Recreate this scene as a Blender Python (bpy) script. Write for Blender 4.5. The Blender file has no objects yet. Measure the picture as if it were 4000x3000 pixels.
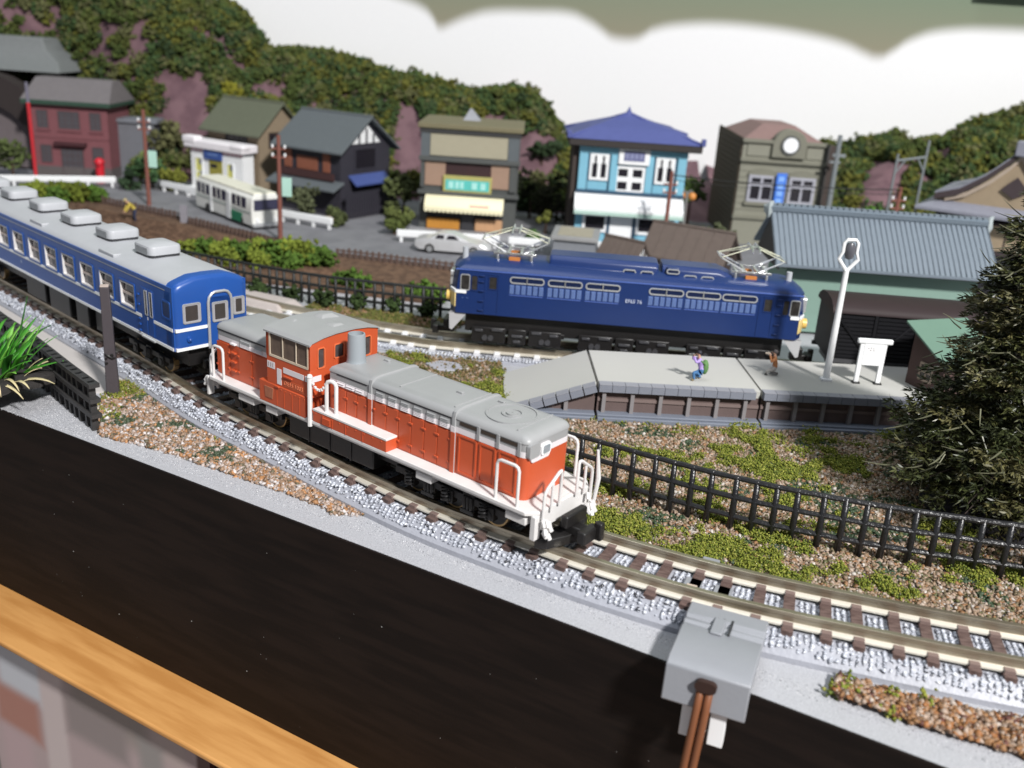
import bpy, bmesh, math, random
import numpy as np
from mathutils import Vector, Matrix
# one Blender unit is one millimetre of the model railway
S = bpy.context.scene
C = S.collection
R = math.radians
S.unit_settings.scale_length = 0.001
# ---------------------------------------------------------------- camera
cam = bpy.data.cameras.new('camera')
co = bpy.data.objects.new('camera', cam); C.objects.link(co); S.camera = co
cam.sensor_width = 36; cam.lens = 33.40; cam.clip_start = 5; cam.clip_end = 9000
co.matrix_world = Matrix.Translation((0, 0, 85.3)) @ Matrix.Rotation(R(90 - 20.16), 4, 'X') @ Matrix.Rotation(R(3.91), 4, 'Z')
cam.dof.use_dof = True; cam.dof.focus_distance = 200; cam.dof.aperture_fstop = 0.025
# ---------------------------------------------------------------- world, lamps, exposure
W = bpy.data.worlds.new('World'); S.world = W; W.use_nodes = True
W.node_tree.nodes['Background'].inputs[0].default_value = (0.80, 0.88, 1, 1)
W.node_tree.nodes['Background'].inputs[1].default_value = 0.23
def lamp(name, loc, tgt, size, power, col):
    l = bpy.data.lights.new(name, 'AREA'); l.shape = 'DISK'; l.size = size; l.energy = power; l.color = col
    o = bpy.data.objects.new(name, l); C.objects.link(o); o.location = loc
    o.rotation_euler = (Vector(tgt) - Vector(loc)).to_track_quat('-Z', 'Y').to_euler(); return o
lamp('key_lamp', (520, -640, 870), (30, 300, 0), 115, 2.8e7, (1, 0.98, 0.955))
lamp('overhead_fill', (-200, 150, 1700), (0, 300, 0), 900, 7.5e6, (0.90, 0.95, 1))  # added overhead fill standing in for ambient room light
S.view_settings.view_transform = 'Standard'; S.view_settings.look = 'None'
S.view_settings.exposure = 0; S.view_settings.gamma = 1
S.cycles.use_denoising = True
S.cycles.max_bounces = 6
# ---------------------------------------------------------------- materials
MATS = {}
def mat(name, col, rough=0.5, metal=0.0, var=0.12, scale=0.35, bump=0.0, bscale=3.0, spec=0.5, attr=False, trans=0.0, emit=0.0):
    """plain surface with slow uneven tone, optional fine relief; attr: colour comes from the mesh's own per-piece colour"""
    if name in MATS: return MATS[name]
    m = bpy.data.materials.new(name); m.use_nodes = True; MATS[name] = m
    nt = m.node_tree; N = nt.nodes; L = nt.links; b = N['Principled BSDF']
    b.inputs['Roughness'].default_value = rough; b.inputs['Metallic'].default_value = metal
    b.inputs['Specular IOR Level'].default_value = spec
    if trans: b.inputs['Transmission Weight'].default_value = trans
    tc = N.new('ShaderNodeTexCoord')
    if attr:
        at = N.new('ShaderNodeAttribute'); at.attribute_name = 'tint'
        L.new(at.outputs['Color'], b.inputs['Base Color'])
    else:
        nz = N.new('ShaderNodeTexNoise'); nz.inputs['Scale'].default_value = scale; nz.inputs['Detail'].default_value = 5
        mx = N.new('ShaderNodeMix'); mx.data_type = 'RGBA'
        c = col
        mx.inputs[6].default_value = (c[0]*(1-var), c[1]*(1-var), c[2]*(1-var), 1)
        mx.inputs[7].default_value = (min(1, c[0]*(1+var)), min(1, c[1]*(1+var)), min(1, c[2]*(1+var)), 1)
        L.new(tc.outputs['Object'], nz.inputs['Vector']); L.new(nz.outputs['Fac'], mx.inputs[0]); L.new(mx.outputs[2], b.inputs['Base Color'])
    if emit:
        b.inputs['Emission Color'].default_value = (*col, 1); b.inputs['Emission Strength'].default_value = emit
    if bump:
        n2 = N.new('ShaderNodeTexNoise'); n2.inputs['Scale'].default_value = bscale; n2.inputs['Detail'].default_value = 4
        bp = N.new('ShaderNodeBump'); bp.inputs['Strength'].default_value = bump; bp.inputs['Distance'].default_value = 0.3
        L.new(tc.outputs['Object'], n2.inputs['Vector']); L.new(n2.outputs['Fac'], bp.inputs['Height']); L.new(bp.outputs['Normal'], b.inputs['Normal'])
    return m
def two(name, c1, c2, scale, rough=0.7, lo=0.4, hi=0.6, bump=0.0, stretch=(1, 1, 1), detail=6, spec=0.4):
    """two-tone surface mixed by noise, stretch gives wood-like grain"""
    m = bpy.data.materials.new(name); m.use_nodes = True; MATS[name] = m
    nt = m.node_tree; N = nt.nodes; L = nt.links; b = N['Principled BSDF']
    b.inputs['Roughness'].default_value = rough; b.inputs['Specular IOR Level'].default_value = spec
    tc = N.new('ShaderNodeTexCoord'); mp = N.new('ShaderNodeMapping'); mp.inputs['Scale'].default_value = stretch
    nz = N.new('ShaderNodeTexNoise'); nz.inputs['Scale'].default_value = scale; nz.inputs['Detail'].default_value = detail
    rp = N.new('ShaderNodeValToRGB'); rp.color_ramp.elements[0].position = lo; rp.color_ramp.elements[1].position = hi
    rp.color_ramp.elements[0].color = (*c1, 1); rp.color_ramp.elements[1].color = (*c2, 1)
    L.new(tc.outputs['Object'], mp.inputs[0]); L.new(mp.outputs[0], nz.inputs['Vector']); L.new(nz.outputs['Fac'], rp.inputs[0]); L.new(rp.outputs[0], b.inputs['Base Color'])
    if bump:
        bp = N.new('ShaderNodeBump'); bp.inputs['Strength'].default_value = bump; bp.inputs['Distance'].default_value = 0.3
        L.new(nz.outputs['Fac'], bp.inputs['Height']); L.new(bp.outputs['Normal'], b.inputs['Normal'])
    return m
WHITE = mat('white_plastic', (0.68, 0.665, 0.655), 0.45, bump=.05)
SIGNWHITE = mat('white_paint', (0.86, 0.87, 0.88), 0.5, var=.03)
ORANGE = mat('orange_paint', (0.52, 0.088, 0.030), 0.38, var=.05, bump=.04, bscale=8)
LGREY = mat('roof_grey_paint', (0.325, 0.33, 0.335), 0.42, var=.08, scale=.2, bump=.05, bscale=6)
STRIPE = mat('white_stripe_paint', (0.74, 0.70, 0.72), 0.5, var=.03)
BLACK = mat('black_plastic', (0.012, 0.011, 0.011), 0.42, bump=.1)
DKGREY = mat('dark_grey', (0.035, 0.035, 0.04), 0.5)
BLUE1 = mat('coach_blue_paint', (0.015, 0.076, 0.315), 0.34, var=.05, bump=.03, bscale=8)
BLUE2 = mat('engine_blue_paint', (0.0095, 0.029, 0.125), 0.33, var=.05, bump=.03, bscale=8)
COACHROOF = mat('coach_roof_grey', (0.43, 0.44, 0.465), 0.5, var=.05)
SILVER = mat('silver_trim', (0.62, 0.63, 0.64), 0.32, metal=.55)
BRIGHT = mat('bright_metal', (0.75, 0.76, 0.76), 0.28, metal=.85)
CREAM = mat('cream_paint', (0.80, 0.62, 0.26), 0.45)
GLASS = mat('window_glass', (0.055, 0.048, 0.045), 0.08, var=.3)
CABGLASS = mat('brown_window_glass', (0.13, 0.095, 0.075), 0.12, var=.45, scale=.5)
INSIDE = mat('cream_interior', (0.52, 0.42, 0.34), 0.7)
RAIL = two('rail_metal', (0.32, 0.27, 0.20), (0.44, 0.39, 0.30), .06, rough=.32, spec=.6)
FOOT = mat('rail_foot_glint', (.74, .70, .61), .35, metal=.35, var=.08)  # paler than the rail: reflected lamp light put into the foot's colour
RAIL.node_tree.nodes['Principled BSDF'].inputs['Metallic'].default_value = .75
TIE = two('brown_sleeper', (0.075, 0.046, 0.04), (0.15, 0.10, 0.088), .6, rough=.62, stretch=(1, 6, 1), bump=.3)
BED = mat('grey_roadbed', (0.36, 0.37, 0.415), 0.4, bump=.3, bscale=1.5)
RUST = mat('rust_red', (0.20, 0.045, 0.03), 0.6)
# ---------------------------------------------------------------- objects and tags
def link(name, data, parent=None, loc=(0, 0, 0), rot=(0, 0, 0)):
    o = bpy.data.objects.new(name, data); C.objects.link(o); o.location = loc; o.rotation_euler = rot
    if parent: o.parent = parent
    return o
def tag(o, label=None, cat=None, group=None, kind=None):
    if label: o['label'] = label
    if cat: o['category'] = cat
    if group: o['group'] = group
    if kind: o['kind'] = kind
    return o
def thing(name, label, cat, loc=(0, 0, 0), rz=0, group=None):
    return tag(link(name, None, None, loc, (0, 0, R(rz))), label, cat, group)
class MB:
    def __init__(s): s.v = []; s.f = []; s.m = []
    def add(s, vs, fs, m=0):
        n = len(s.v); s.v += [tuple(p) for p in vs]
        for f in fs: s.f.append(tuple(i + n for i in f)); s.m.append(m)
        return s
    def box(s, x0, x1, y0, y1, z0, z1, m=0, mx=None):
        vs = [(x, y, z) for z in (z0, z1) for x, y in ((x0, y0), (x1, y0), (x1, y1), (x0, y1))]
        if mx is not None: vs = [mx @ Vector(p) for p in vs]
        return s.add(vs, [(3, 2, 1, 0), (4, 5, 6, 7), (0, 1, 5, 4), (1, 2, 6, 5), (2, 3, 7, 6), (3, 0, 4, 7)], m)
    def prism(s, prof, a, b, ax='x', m=0):
        """profile of 2-D points swept along an axis; x: (y,z)  y: (x,z)  z: (x,y)"""
        k = len(prof)
        P = {'x': lambda p, t: (t, p[0], p[1]), 'y': lambda p, t: (p[0], t, p[1]), 'z': lambda p, t: (p[0], p[1], t)}[ax]
        vs = [P(p, a) for p in prof] + [P(p, b) for p in prof]
        return s.add(vs, [tuple(range(k))[::-1], tuple(range(k, 2*k))] + [(i, (i+1) % k, k+(i+1) % k, k+i) for i in range(k)], m)
    def loft(s, rings, m=0, cap=True):
        k = len(rings[0]); vs = [p for r in rings for p in r]; fs = []
        for j in range(len(rings)-1):
            for i in range(k): fs.append((j*k+i, j*k+(i+1) % k, (j+1)*k+(i+1) % k, (j+1)*k+i))
        if cap: fs += [tuple(range(k))[::-1], tuple(range((len(rings)-1)*k, len(rings)*k))]
        return s.add(vs, fs, m)
    def tube(s, pts, r, n=6, m=0, cap=True):
        pts = [Vector(p) for p in pts]; rs = r if isinstance(r, (list, tuple)) else [r]*len(pts); rings = []
        up = None
        for i, p in enumerate(pts):
            d = (pts[min(i+1, len(pts)-1)] - pts[max(i-1, 0)]).normalized()
            if up is None: up = d.orthogonal().normalized()
            up = (up - d*up.dot(d))
            up = up.normalized() if up.length > 1e-6 else d.orthogonal().normalized()
            w = d.cross(up)
            rings.append([p + (up*math.cos(2*math.pi*k/n) + w*math.sin(2*math.pi*k/n))*rs[i] for k in range(n)])
        return s.loft(rings, m, cap)
    def cyl(s, c, r, h, n=16, m=0, r2=None, ax='z'):
        r2 = r if r2 is None else r2; rings = []
        for z, q in ((0, r), (h, r2)):
            ring = []
            for k in range(n):
                a = 2*math.pi*k/n; p = (q*math.cos(a), q*math.sin(a), z)
                if ax == 'y': p = (p[0], p[2], p[1])
                if ax == 'x': p = (p[2], p[0], p[1])
                ring.append((c[0]+p[0], c[1]+p[1], c[2]+p[2]))
            rings.append(ring)
        return s.loft(rings, m)
    def lathe(s, prof, c=(0, 0, 0), n=16, m=0):
        return s.loft([[(c[0]+r*math.cos(2*math.pi*k/n), c[1]+r*math.sin(2*math.pi*k/n), c[2]+z) for k in range(n)] for r, z in prof], m)
    def ball(s, c, r, n=8, m=0, sq=(1, 1, 1)):
        pr = []
        for i in range(n//2+1):
            a = -math.pi/2 + math.pi*i/(n//2); pr.append((max(.001, math.cos(a))*r, math.sin(a)*r))
        return s.loft([[(c[0]+q*math.cos(2*math.pi*k/n)*sq[0], c[1]+q*math.sin(2*math.pi*k/n)*sq[1], c[2]+z*sq[2]) for k in range(n)] for q, z in pr], m)
    def blob(s, c, r, n=10, m=0, seed=0, amp=.25, sq=(1, 1, 1)):
        """uneven lump"""
        rg = random.Random(seed); k0 = len(s.v); s.ball((0, 0, 0), 1, n, m)
        ph = [rg.uniform(0, 6.28) for _ in range(6)]
        for i in range(k0, len(s.v)):
            x, y, z = s.v[i]; w = 1 + amp*(math.sin(3*x+ph[0])*math.sin(3*y+ph[1]) + .6*math.sin(5*z+ph[2]+2*x) + .5*math.sin(6*y+ph[3]))
            s.v[i] = (c[0]+x*r*w*sq[0], c[1]+y*r*w*sq[1], c[2]+z*r*w*sq[2])
        return s
    def mesh(s, name, mats, smooth=False):
        me = bpy.data.meshes.new(name); me.from_pydata(s.v, [], s.f)
        if not isinstance(mats, (list, tuple)): mats = [mats]
        for q in mats: me.materials.append(q)
        if len(mats) > 1: me.polygons.foreach_set('material_index', s.m)
        bm = bmesh.new(); bm.from_mesh(me); bmesh.ops.recalc_face_normals(bm, faces=bm.faces[:]); bm.to_mesh(me); bm.free()
        if smooth: me.polygons.foreach_set('use_smooth', [True]*len(me.polygons))
        return me
    def build(s, name, mats, parent=None, bevel=0, smooth=False, seg=2, loc=(0, 0, 0), rot=(0, 0, 0), angle=40):
        o = link(name, s.mesh(name, mats, smooth or bevel > 0), parent, loc, rot)
        if bevel:
            b = o.modifiers.new('bevel', 'BEVEL'); b.width = bevel; b.segments = seg; b.limit_method = 'ANGLE'; b.angle_limit = R(30)
        if smooth or bevel:
            try: o.data.set_sharp_from_angle(angle=R(angle))
            except Exception: pass
        return o
def part(name, mats, parent, *boxes, bevel=0):
    b = MB()
    for q in boxes: b.box(*q)
    return b.build(name, mats, parent, bevel=bevel)
def rrect(x0, x1, y0, y1, r, n=4):
    out = []
    for cx, cy, a0 in ((x1-r, y1-r, 0), (x0+r, y1-r, 90), (x0+r, y0+r, 180), (x1-r, y0+r, 270)):
        for i in range(n+1):
            a = R(a0 + 90*i/n); out.append((cx+r*math.cos(a), cy+r*math.sin(a)))
    return out
def frame_ring(outer, inner, d0, d1, ax, m=0, mb=None):
    """a flat ring between two outlines with the same number of points, d0..d1 deep along ax"""
    mb = mb or MB(); k = len(outer)
    P = {'x': lambda p, t: (t, p[0], p[1]), 'y': lambda p, t: (p[0], t, p[1]), 'z': lambda p, t: (p[0], p[1], t)}[ax]
    vs = [P(p, d0) for p in outer] + [P(p, d0) for p in inner] + [P(p, d1) for p in outer] + [P(p, d1) for p in inner]
    fs = []
    for i in range(k):
        j = (i+1) % k
        fs += [(i, j, k+j, k+i), (2*k+i, 3*k+i, 3*k+j, 2*k+j), (i, 2*k+i, 2*k+j, j), (k+i, k+j, 3*k+j, 3*k+i)]
    return mb.add(vs, fs, m)
def text(name, body, size, m, parent, loc, rot, extrude=0.03, align='CENTER'):
    cu = bpy.data.curves.new(name, 'FONT'); cu.body = body; cu.size = size; cu.extrude = extrude; cu.align_x = align; cu.align_y = 'CENTER'
    cu.resolution_u = 3
    tmp = bpy.data.objects.new('tmp', cu); C.objects.link(tmp); bpy.context.view_layer.update()
    me = bpy.data.meshes.new_from_object(tmp.evaluated_get(bpy.context.evaluated_depsgraph_get())); bpy.data.objects.remove(tmp); bpy.data.curves.remove(cu)
    me.materials.clear(); me.materials.append(m); o = link(name, me, parent, loc, rot); return o
SIDE = (R(90), 0, 0)          # text standing on a face that looks to -y
def spline(pts, step=2.0):
    """even points along a smooth curve through pts"""
    P = np.array([pts[0]] + list(pts) + [pts[-1]], float); out = []
    for i in range(1, len(P)-2):
        for t in np.linspace(0, 1, 40, endpoint=False):
            a, b, c, d = P[i-1], P[i], P[i+1], P[i+2]
            out.append(.5*((2*b) + (c-a)*t + (2*a-5*b+4*c-d)*t*t + (3*b-a-3*c+d)*t**3))
    out.append(P[-2]); out = np.array(out); L = np.r_[0, np.cumsum(np.linalg.norm(np.diff(out, axis=0), axis=1))]
    n = max(2, int(round(L[-1]/step))+1); s = np.linspace(0, L[-1], n)
    q = np.stack([np.interp(s, L, out[:, k]) for k in range(out.shape[1])], 1)
    t = np.gradient(q, axis=0); t /= np.linalg.norm(t, axis=1)[:, None]
    return q, t, L[-1]
RNG = np.random.default_rng(7)
def grains(name, pts, size, cols, m, flat=.8, label=None, cat=None, parent=None, rnd=.5):
    """many small angular stones in one mesh; pts n x 3, size n, cols n x 3"""
    n = len(pts)
    base = np.array([(1, 0, 0), (0, 1, 0), (-1, 0, 0), (0, -1, 0), (0, 0, 1), (0, 0, -1)], float)
    fa = np.array([(0, 1, 4), (1, 2, 4), (2, 3, 4), (3, 0, 4), (1, 0, 5), (2, 1, 5), (3, 2, 5), (0, 3, 5)])
    v = base[None]*(1 + RNG.uniform(-rnd, rnd, (n, 6, 1))) + RNG.uniform(-.25, .25, (n, 6, 3)); v[:, :, 2] *= flat
    a = RNG.uniform(0, 6.28, n); b = RNG.uniform(-.7, .7, n); ca, sa, cb, sb = np.cos(a), np.sin(a), np.cos(b), np.sin(b)
    x = v[:, :, 0]*cb[:, None] - v[:, :, 2]*sb[:, None]; z = v[:, :, 0]*sb[:, None] + v[:, :, 2]*cb[:, None]; y = v[:, :, 1]
    v = np.stack([x*ca[:, None]-y*sa[:, None], x*sa[:, None]+y*ca[:, None], z], 2)*np.asarray(size)[:, None, None] + np.asarray(pts)[:, None, :]
    f = (fa[None] + (np.arange(n)*6)[:, None, None]).reshape(-1, 3)
    me = bpy.data.meshes.new(name); me.vertices.add(n*6); me.vertices.foreach_set('co', v.reshape(-1))
    me.loops.add(len(f)*3); me.loops.foreach_set('vertex_index', f.reshape(-1)); me.polygons.add(len(f))
    me.polygons.foreach_set('loop_start', np.arange(0, len(f)*3, 3)); me.polygons.foreach_set('loop_total', np.full(len(f), 3))
    at = me.attributes.new('tint', 'FLOAT_COLOR', 'POINT')
    c = np.ones((n, 6, 4)); c[:, :, :3] = np.asarray(cols)[:, None, :]; at.data.foreach_set('color', c.reshape(-1))
    me.update(); me.validate(); me.materials.append(m)
    o = link(name, me, parent)
    return tag(o, label, cat, kind='stuff')
def inpoly(P, poly):
    x, y = P[:, 0], P[:, 1]; c = np.zeros(len(P), bool); n = len(poly)
    for i in range(n):
        x1, y1 = poly[i]; x2, y2 = poly[(i+1) % n]
        k = ((y1 > y) != (y2 > y)) & (x < (x2-x1)*(y-y1)/((y2-y1) or 1e-9) + x1); c ^= k
    return c
def scatter(poly, dens):
    q = np.array(poly); lo, hi = q.min(0), q.max(0); n = int(dens*(hi-lo).prod())
    P = RNG.uniform(lo, hi, (n, 2)); return P[inpoly(P, poly)]
def vnoise(P, scale, seed=0):
    """smooth value noise 0..1 at 2-D points"""
    g = np.random.default_rng(seed).random((64, 64)); Q = np.asarray(P)*scale + 1000.3; i = np.floor(Q).astype(int); f = Q-i; f = f*f*(3-2*f)
    a = g[i[:, 0] % 64, i[:, 1] % 64]; b = g[(i[:, 0]+1) % 64, i[:, 1] % 64]; c = g[i[:, 0] % 64, (i[:, 1]+1) % 64]; d = g[(i[:, 0]+1) % 64, (i[:, 1]+1) % 64]
    return (a*(1-f[:, 0])+b*f[:, 0])*(1-f[:, 1]) + (c*(1-f[:, 0])+d*f[:, 0])*f[:, 1]
def pick(pal, n, w=None, jit=.18):
    k = RNG.choice(len(pal), n, p=w); c = np.array(pal)[k]*(1+RNG.uniform(-jit, jit, (n, 1))); return np.clip(c, 0, 1)
GRAIN = mat('stone_grain', (0, 0, 0), .55, attr=True)
FOAM = mat('foam_turf', (0, 0, 0), .9, attr=True, spec=.2)
SHINY = mat('glossy_ballast', (0, 0, 0), .22, attr=True, spec=.7)
GZ = -6.5
def dup(root, loc, rz=None, label=None, scale=None):
    def cp(o, par):
        c = o.copy(); C.objects.link(c)
        if par: c.parent = par
        for ch in list(o.children): cp(ch, c)
        return c
    r = cp(root, None); r.location = loc
    if rz is not None: r.rotation_euler = (0, 0, R(rz))
    if label: r['label'] = label
    if scale: r.scale = (scale,)*3
    return r
# ================================================================ SETTING
def struct(o): o['kind'] = 'structure'; return o
# board: front edge runs from (-330,322) to (140,73)
E0, E1 = Vector((-334, 324.5)), Vector((150, 60.5)); ED = (E1-E0).normalized(); EN = Vector((ED.y, -ED.x))   # EN points to the viewer
SPARK = two('sparkling_grey_ground', (0.36, 0.365, 0.39), (0.53, 0.535, 0.565), 4.5, rough=.38, bump=.6, lo=.3, hi=.75, spec=.6)
b = MB(); q = [(E0.x, E0.y), (E1.x, E1.y), (520, 60), (520, 640), (-520, 640), (-520, 330)]
b.prism(q, GZ-2.0, GZ, 'z'); ground = struct(b.build('ground', SPARK))
def along(t, out, z): p = E0 + ED*t + EN*out; return (p.x, p.y, z)
FASC = two('dark_stained_board', (0.0075, 0.0055, 0.005), (0.013, 0.0088, 0.0075), .05, rough=.6, stretch=(1, 1, 9), bump=.06, spec=.16)
LEN = (E1-E0).length
b = MB(); b.loft([[along(t, o, z) for o, z in ((-14, -9), (-.05, -9), (-.05, -6.56), (0.5, -6.56), (0.5, -58.4), (-14, -58.4))] for t in (0, LEN)])
fb = b.build('front_board', FASC); struct(fb)
WOOD = two('orange_wood', (0.44, 0.20, 0.055), (0.57, 0.29, 0.095), .06, rough=.42, lo=.36, hi=.60, stretch=(.6, 5, 5), bump=.12)
t = thing('wooden_table', 'orange varnished wooden table edge below the dark front board', 'table')
ang = math.degrees(math.atan2(ED.y, ED.x))
b2 = MB(); L0 = Matrix.Translation((E0.x, E0.y, 0)) @ Matrix.Rotation(R(ang), 4, 'Z')
b2.box(0, LEN, -15.2, 500, -60.2, -58.6)
tt = b2.build('tabletop', WOOD, t, bevel=.5); tt.matrix_local = L0
FL = mat('beige_floor', (0.33, 0.27, 0.24), .6, var=.1, scale=.01)
b = MB(); b.box(-1500, 1500, -1600, 2400, -420, -400); struct(b.build('floor', FL))
# dust specks on the board
b = MB(); rg = random.Random(5)
for i in range(60):
    t0 = rg.uniform(150, 470); z = rg.uniform(-56, -10); p = along(t0, .5, z); r = rg.choice((.03, .04, .05, .09))
    b.box(p[0]-r, p[0]+r*rg.uniform(1, 2.5), p[1]-r, p[1]+r, p[2]-r, p[2]+r)
o = b.build('dust', mat('pale_dust', (.2, .2, .19), .9)); o['kind'] = 'stuff'; o['label'] = 'pale dust specks on the dark front board'
# cabinet front under the table lip with a pale printed poster on it
def soft_print(name, base, blobs):
    """flat print: soft-edged colour patches laid over each other; blobs (x, z, half width, half height, softness, colour)"""
    m = bpy.data.materials.new(name); m.use_nodes = True; nt = m.node_tree; N = nt.nodes; L = nt.links; b = N['Principled BSDF']; b.inputs['Roughness'].default_value = .35
    tc = N.new('ShaderNodeTexCoord'); sx = N.new('ShaderNodeSeparateXYZ'); L.new(tc.outputs['Object'], sx.inputs[0]); col = None
    def mth(op, a, c, d=None):
        n = N.new('ShaderNodeMath'); n.operation = op
        for k, v in enumerate((a, c, d)):
            if v is None: continue
            if isinstance(v, (int, float)): n.inputs[k].default_value = v
            else: L.new(v, n.inputs[k])
        return n.outputs[0]
    for x, z, hw, hh, so, c in blobs:
        dx = mth('SUBTRACT', mth('ABSOLUTE', mth('SUBTRACT', sx.outputs[0], x), 0), hw); dz = mth('SUBTRACT', mth('ABSOLUTE', mth('SUBTRACT', sx.outputs[2], z), 0), hh)
        mr = N.new('ShaderNodeMapRange'); mr.interpolation_type = 'SMOOTHSTEP'; L.new(mth('MAXIMUM', dx, dz), mr.inputs[0]); mr.inputs[1].default_value = -so; mr.inputs[2].default_value = so; mr.inputs[3].default_value = 1; mr.inputs[4].default_value = 0
        mx = N.new('ShaderNodeMix'); mx.data_type = 'RGBA'; L.new(mr.outputs[0], mx.inputs[0]); mx.inputs[7].default_value = (*c, 1)
        if col is None: mx.inputs[6].default_value = (*base, 1)
        else: L.new(col, mx.inputs[6])
        col = mx.outputs[2]
    L.new(col, b.inputs['Base Color']); return m
FRM = Matrix.Translation((E0.x, E0.y, 0)) @ Matrix.Rotation(R(ang), 4, 'Z')
b = MB(); b.box(0, LEN, -8.6, 30, -400, -60.4); o = b.build('cabinet_front', mat('dark_cabinet', (.012, .008, .007), .5)); struct(o); o.matrix_world = FRM
pm = MB().box(234, 318, -10.2, -8.8, -220, -60.8).build('poster', soft_print('blurred_print', (.42, .33, .33), [
    (247, -63, 8, 4, 2, (.16, .06, .06)), (252, -71.5, 9, 7.5, 2.2, (.52, .54, .58)), (249, -85, 9, 6.5, 2.6, (.38, .18, .14)), (247, -101, 6, 9, 3, (.46, .34, .35)), (264, -83, 4.5, 20, 1.6, (.54, .46, .45)), (285, -66, 14, 9, 3.6, (.29, .25, .23)), (280, -76, 11, 5.5, 2.6, (.26, .22, .215)), (305, -68, 5, 5.5, 2.2, (.44, .36, .34)), (299, -75, 4, 4.6, 2.2, (.28, .26, .25)), (236.4, -100, 1.2, 80, .5, (.18, .16, .15)), (317, -80, 3, 40, .8, (.08, .03, .03))]))
tag(pm, 'blurred pinkish grey printed poster under the wooden table edge', 'poster'); pm.matrix_world = FRM
# backdrop: olive wall, white sheet with a soft scalloped shadow painted into its colour
WALL = two('olive_green_wall', (0.30, 0.285, 0.20), (0.25, 0.31, 0.235), .012, rough=.8)
b = MB(); b.box(-1500, 1500, 660, 676, -400, 900); struct(b.build('backdrop_wall', WALL))
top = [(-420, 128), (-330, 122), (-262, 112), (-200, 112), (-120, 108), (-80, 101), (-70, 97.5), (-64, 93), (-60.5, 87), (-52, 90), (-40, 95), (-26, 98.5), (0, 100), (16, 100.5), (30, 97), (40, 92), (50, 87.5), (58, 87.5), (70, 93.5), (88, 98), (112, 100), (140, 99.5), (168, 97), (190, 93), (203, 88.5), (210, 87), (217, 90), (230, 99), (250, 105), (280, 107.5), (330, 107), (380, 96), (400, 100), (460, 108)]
m = bpy.data.materials.new('painted_wall_shadow'); m.use_nodes = True; nt = m.node_tree; N = nt.nodes; Lk = nt.links; pb = N['Principled BSDF']; pb.inputs['Roughness'].default_value = .85; pb.inputs['Specular IOR Level'].default_value = .2
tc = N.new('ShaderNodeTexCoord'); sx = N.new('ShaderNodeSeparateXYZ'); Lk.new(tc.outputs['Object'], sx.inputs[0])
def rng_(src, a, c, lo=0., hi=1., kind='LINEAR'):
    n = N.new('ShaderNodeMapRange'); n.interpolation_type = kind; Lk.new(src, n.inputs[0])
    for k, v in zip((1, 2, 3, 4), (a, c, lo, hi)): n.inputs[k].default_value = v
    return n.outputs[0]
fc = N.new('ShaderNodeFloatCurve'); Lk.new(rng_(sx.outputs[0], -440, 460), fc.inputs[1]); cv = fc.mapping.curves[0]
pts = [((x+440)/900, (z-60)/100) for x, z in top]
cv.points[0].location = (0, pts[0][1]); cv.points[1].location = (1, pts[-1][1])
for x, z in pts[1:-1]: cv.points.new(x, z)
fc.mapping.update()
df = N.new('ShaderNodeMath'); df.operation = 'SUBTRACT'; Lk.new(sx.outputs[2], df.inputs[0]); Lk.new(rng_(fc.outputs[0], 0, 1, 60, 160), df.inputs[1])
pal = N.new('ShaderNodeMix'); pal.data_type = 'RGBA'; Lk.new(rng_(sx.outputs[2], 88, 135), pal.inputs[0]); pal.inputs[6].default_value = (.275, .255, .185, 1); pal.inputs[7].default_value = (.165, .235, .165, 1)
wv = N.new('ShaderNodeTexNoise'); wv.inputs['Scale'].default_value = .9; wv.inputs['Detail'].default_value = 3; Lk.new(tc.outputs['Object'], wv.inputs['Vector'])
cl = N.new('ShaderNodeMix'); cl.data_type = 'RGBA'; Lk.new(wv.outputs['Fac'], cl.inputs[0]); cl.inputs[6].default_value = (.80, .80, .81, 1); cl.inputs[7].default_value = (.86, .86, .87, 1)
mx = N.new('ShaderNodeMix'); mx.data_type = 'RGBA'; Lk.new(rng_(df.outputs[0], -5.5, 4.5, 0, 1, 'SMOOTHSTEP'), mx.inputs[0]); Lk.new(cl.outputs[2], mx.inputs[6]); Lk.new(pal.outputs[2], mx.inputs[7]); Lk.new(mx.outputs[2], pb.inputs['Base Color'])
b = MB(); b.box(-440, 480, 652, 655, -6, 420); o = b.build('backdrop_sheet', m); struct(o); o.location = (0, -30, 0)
b = MB(); b.box(262, 420, 612, 621.5, 126.5, 150); t = b.build('shelf_edge', mat('teal_edge', (.01, .16, .13), .5)); tag(t, 'teal green strip on the wall at the upper right', 'shelf')
b = MB(); b.prism([(-400, 90), (-352, 90), (-338, 96), (-334, 110), (-400, 112)], 612, 618, 'y'); t = b.build('red_card', mat('red_card', (.6, .06, .03), .6)); tag(t, 'red card behind the hilltop at the upper left', 'card')
# ---- roads and fields
ROAD = two('grey_road', (0.17, 0.17, 0.185), (0.205, 0.205, 0.22), .12, rough=.8, bump=.15)
b = MB(); q = [(-420, 540), (-275, 476), (-205, 472), (-110, 414), (-80, 394), (-20, 380), (40, 378), (120, 384), (330, 380), (420, 420), (420, 620), (-420, 620)]
b.prism(q, GZ+.01, -5, 'z'); struct(b.build('road', ROAD))
SOIL = two('brown_soil', (0.085, 0.048, 0.03), (0.15, 0.088, 0.055), .35, rough=.95, bump=.8)
b = MB(); q = [(-300, 480), (-208, 470), (-112, 412), (-82, 392), (-24, 378), (-16, 345), (-30, 326), (-100, 340), (-160, 372), (-215, 412), (-300, 470)]
b.prism(q, GZ+.01, -5.2, 'z'); soil = struct(b.build('field', SOIL))
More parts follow.
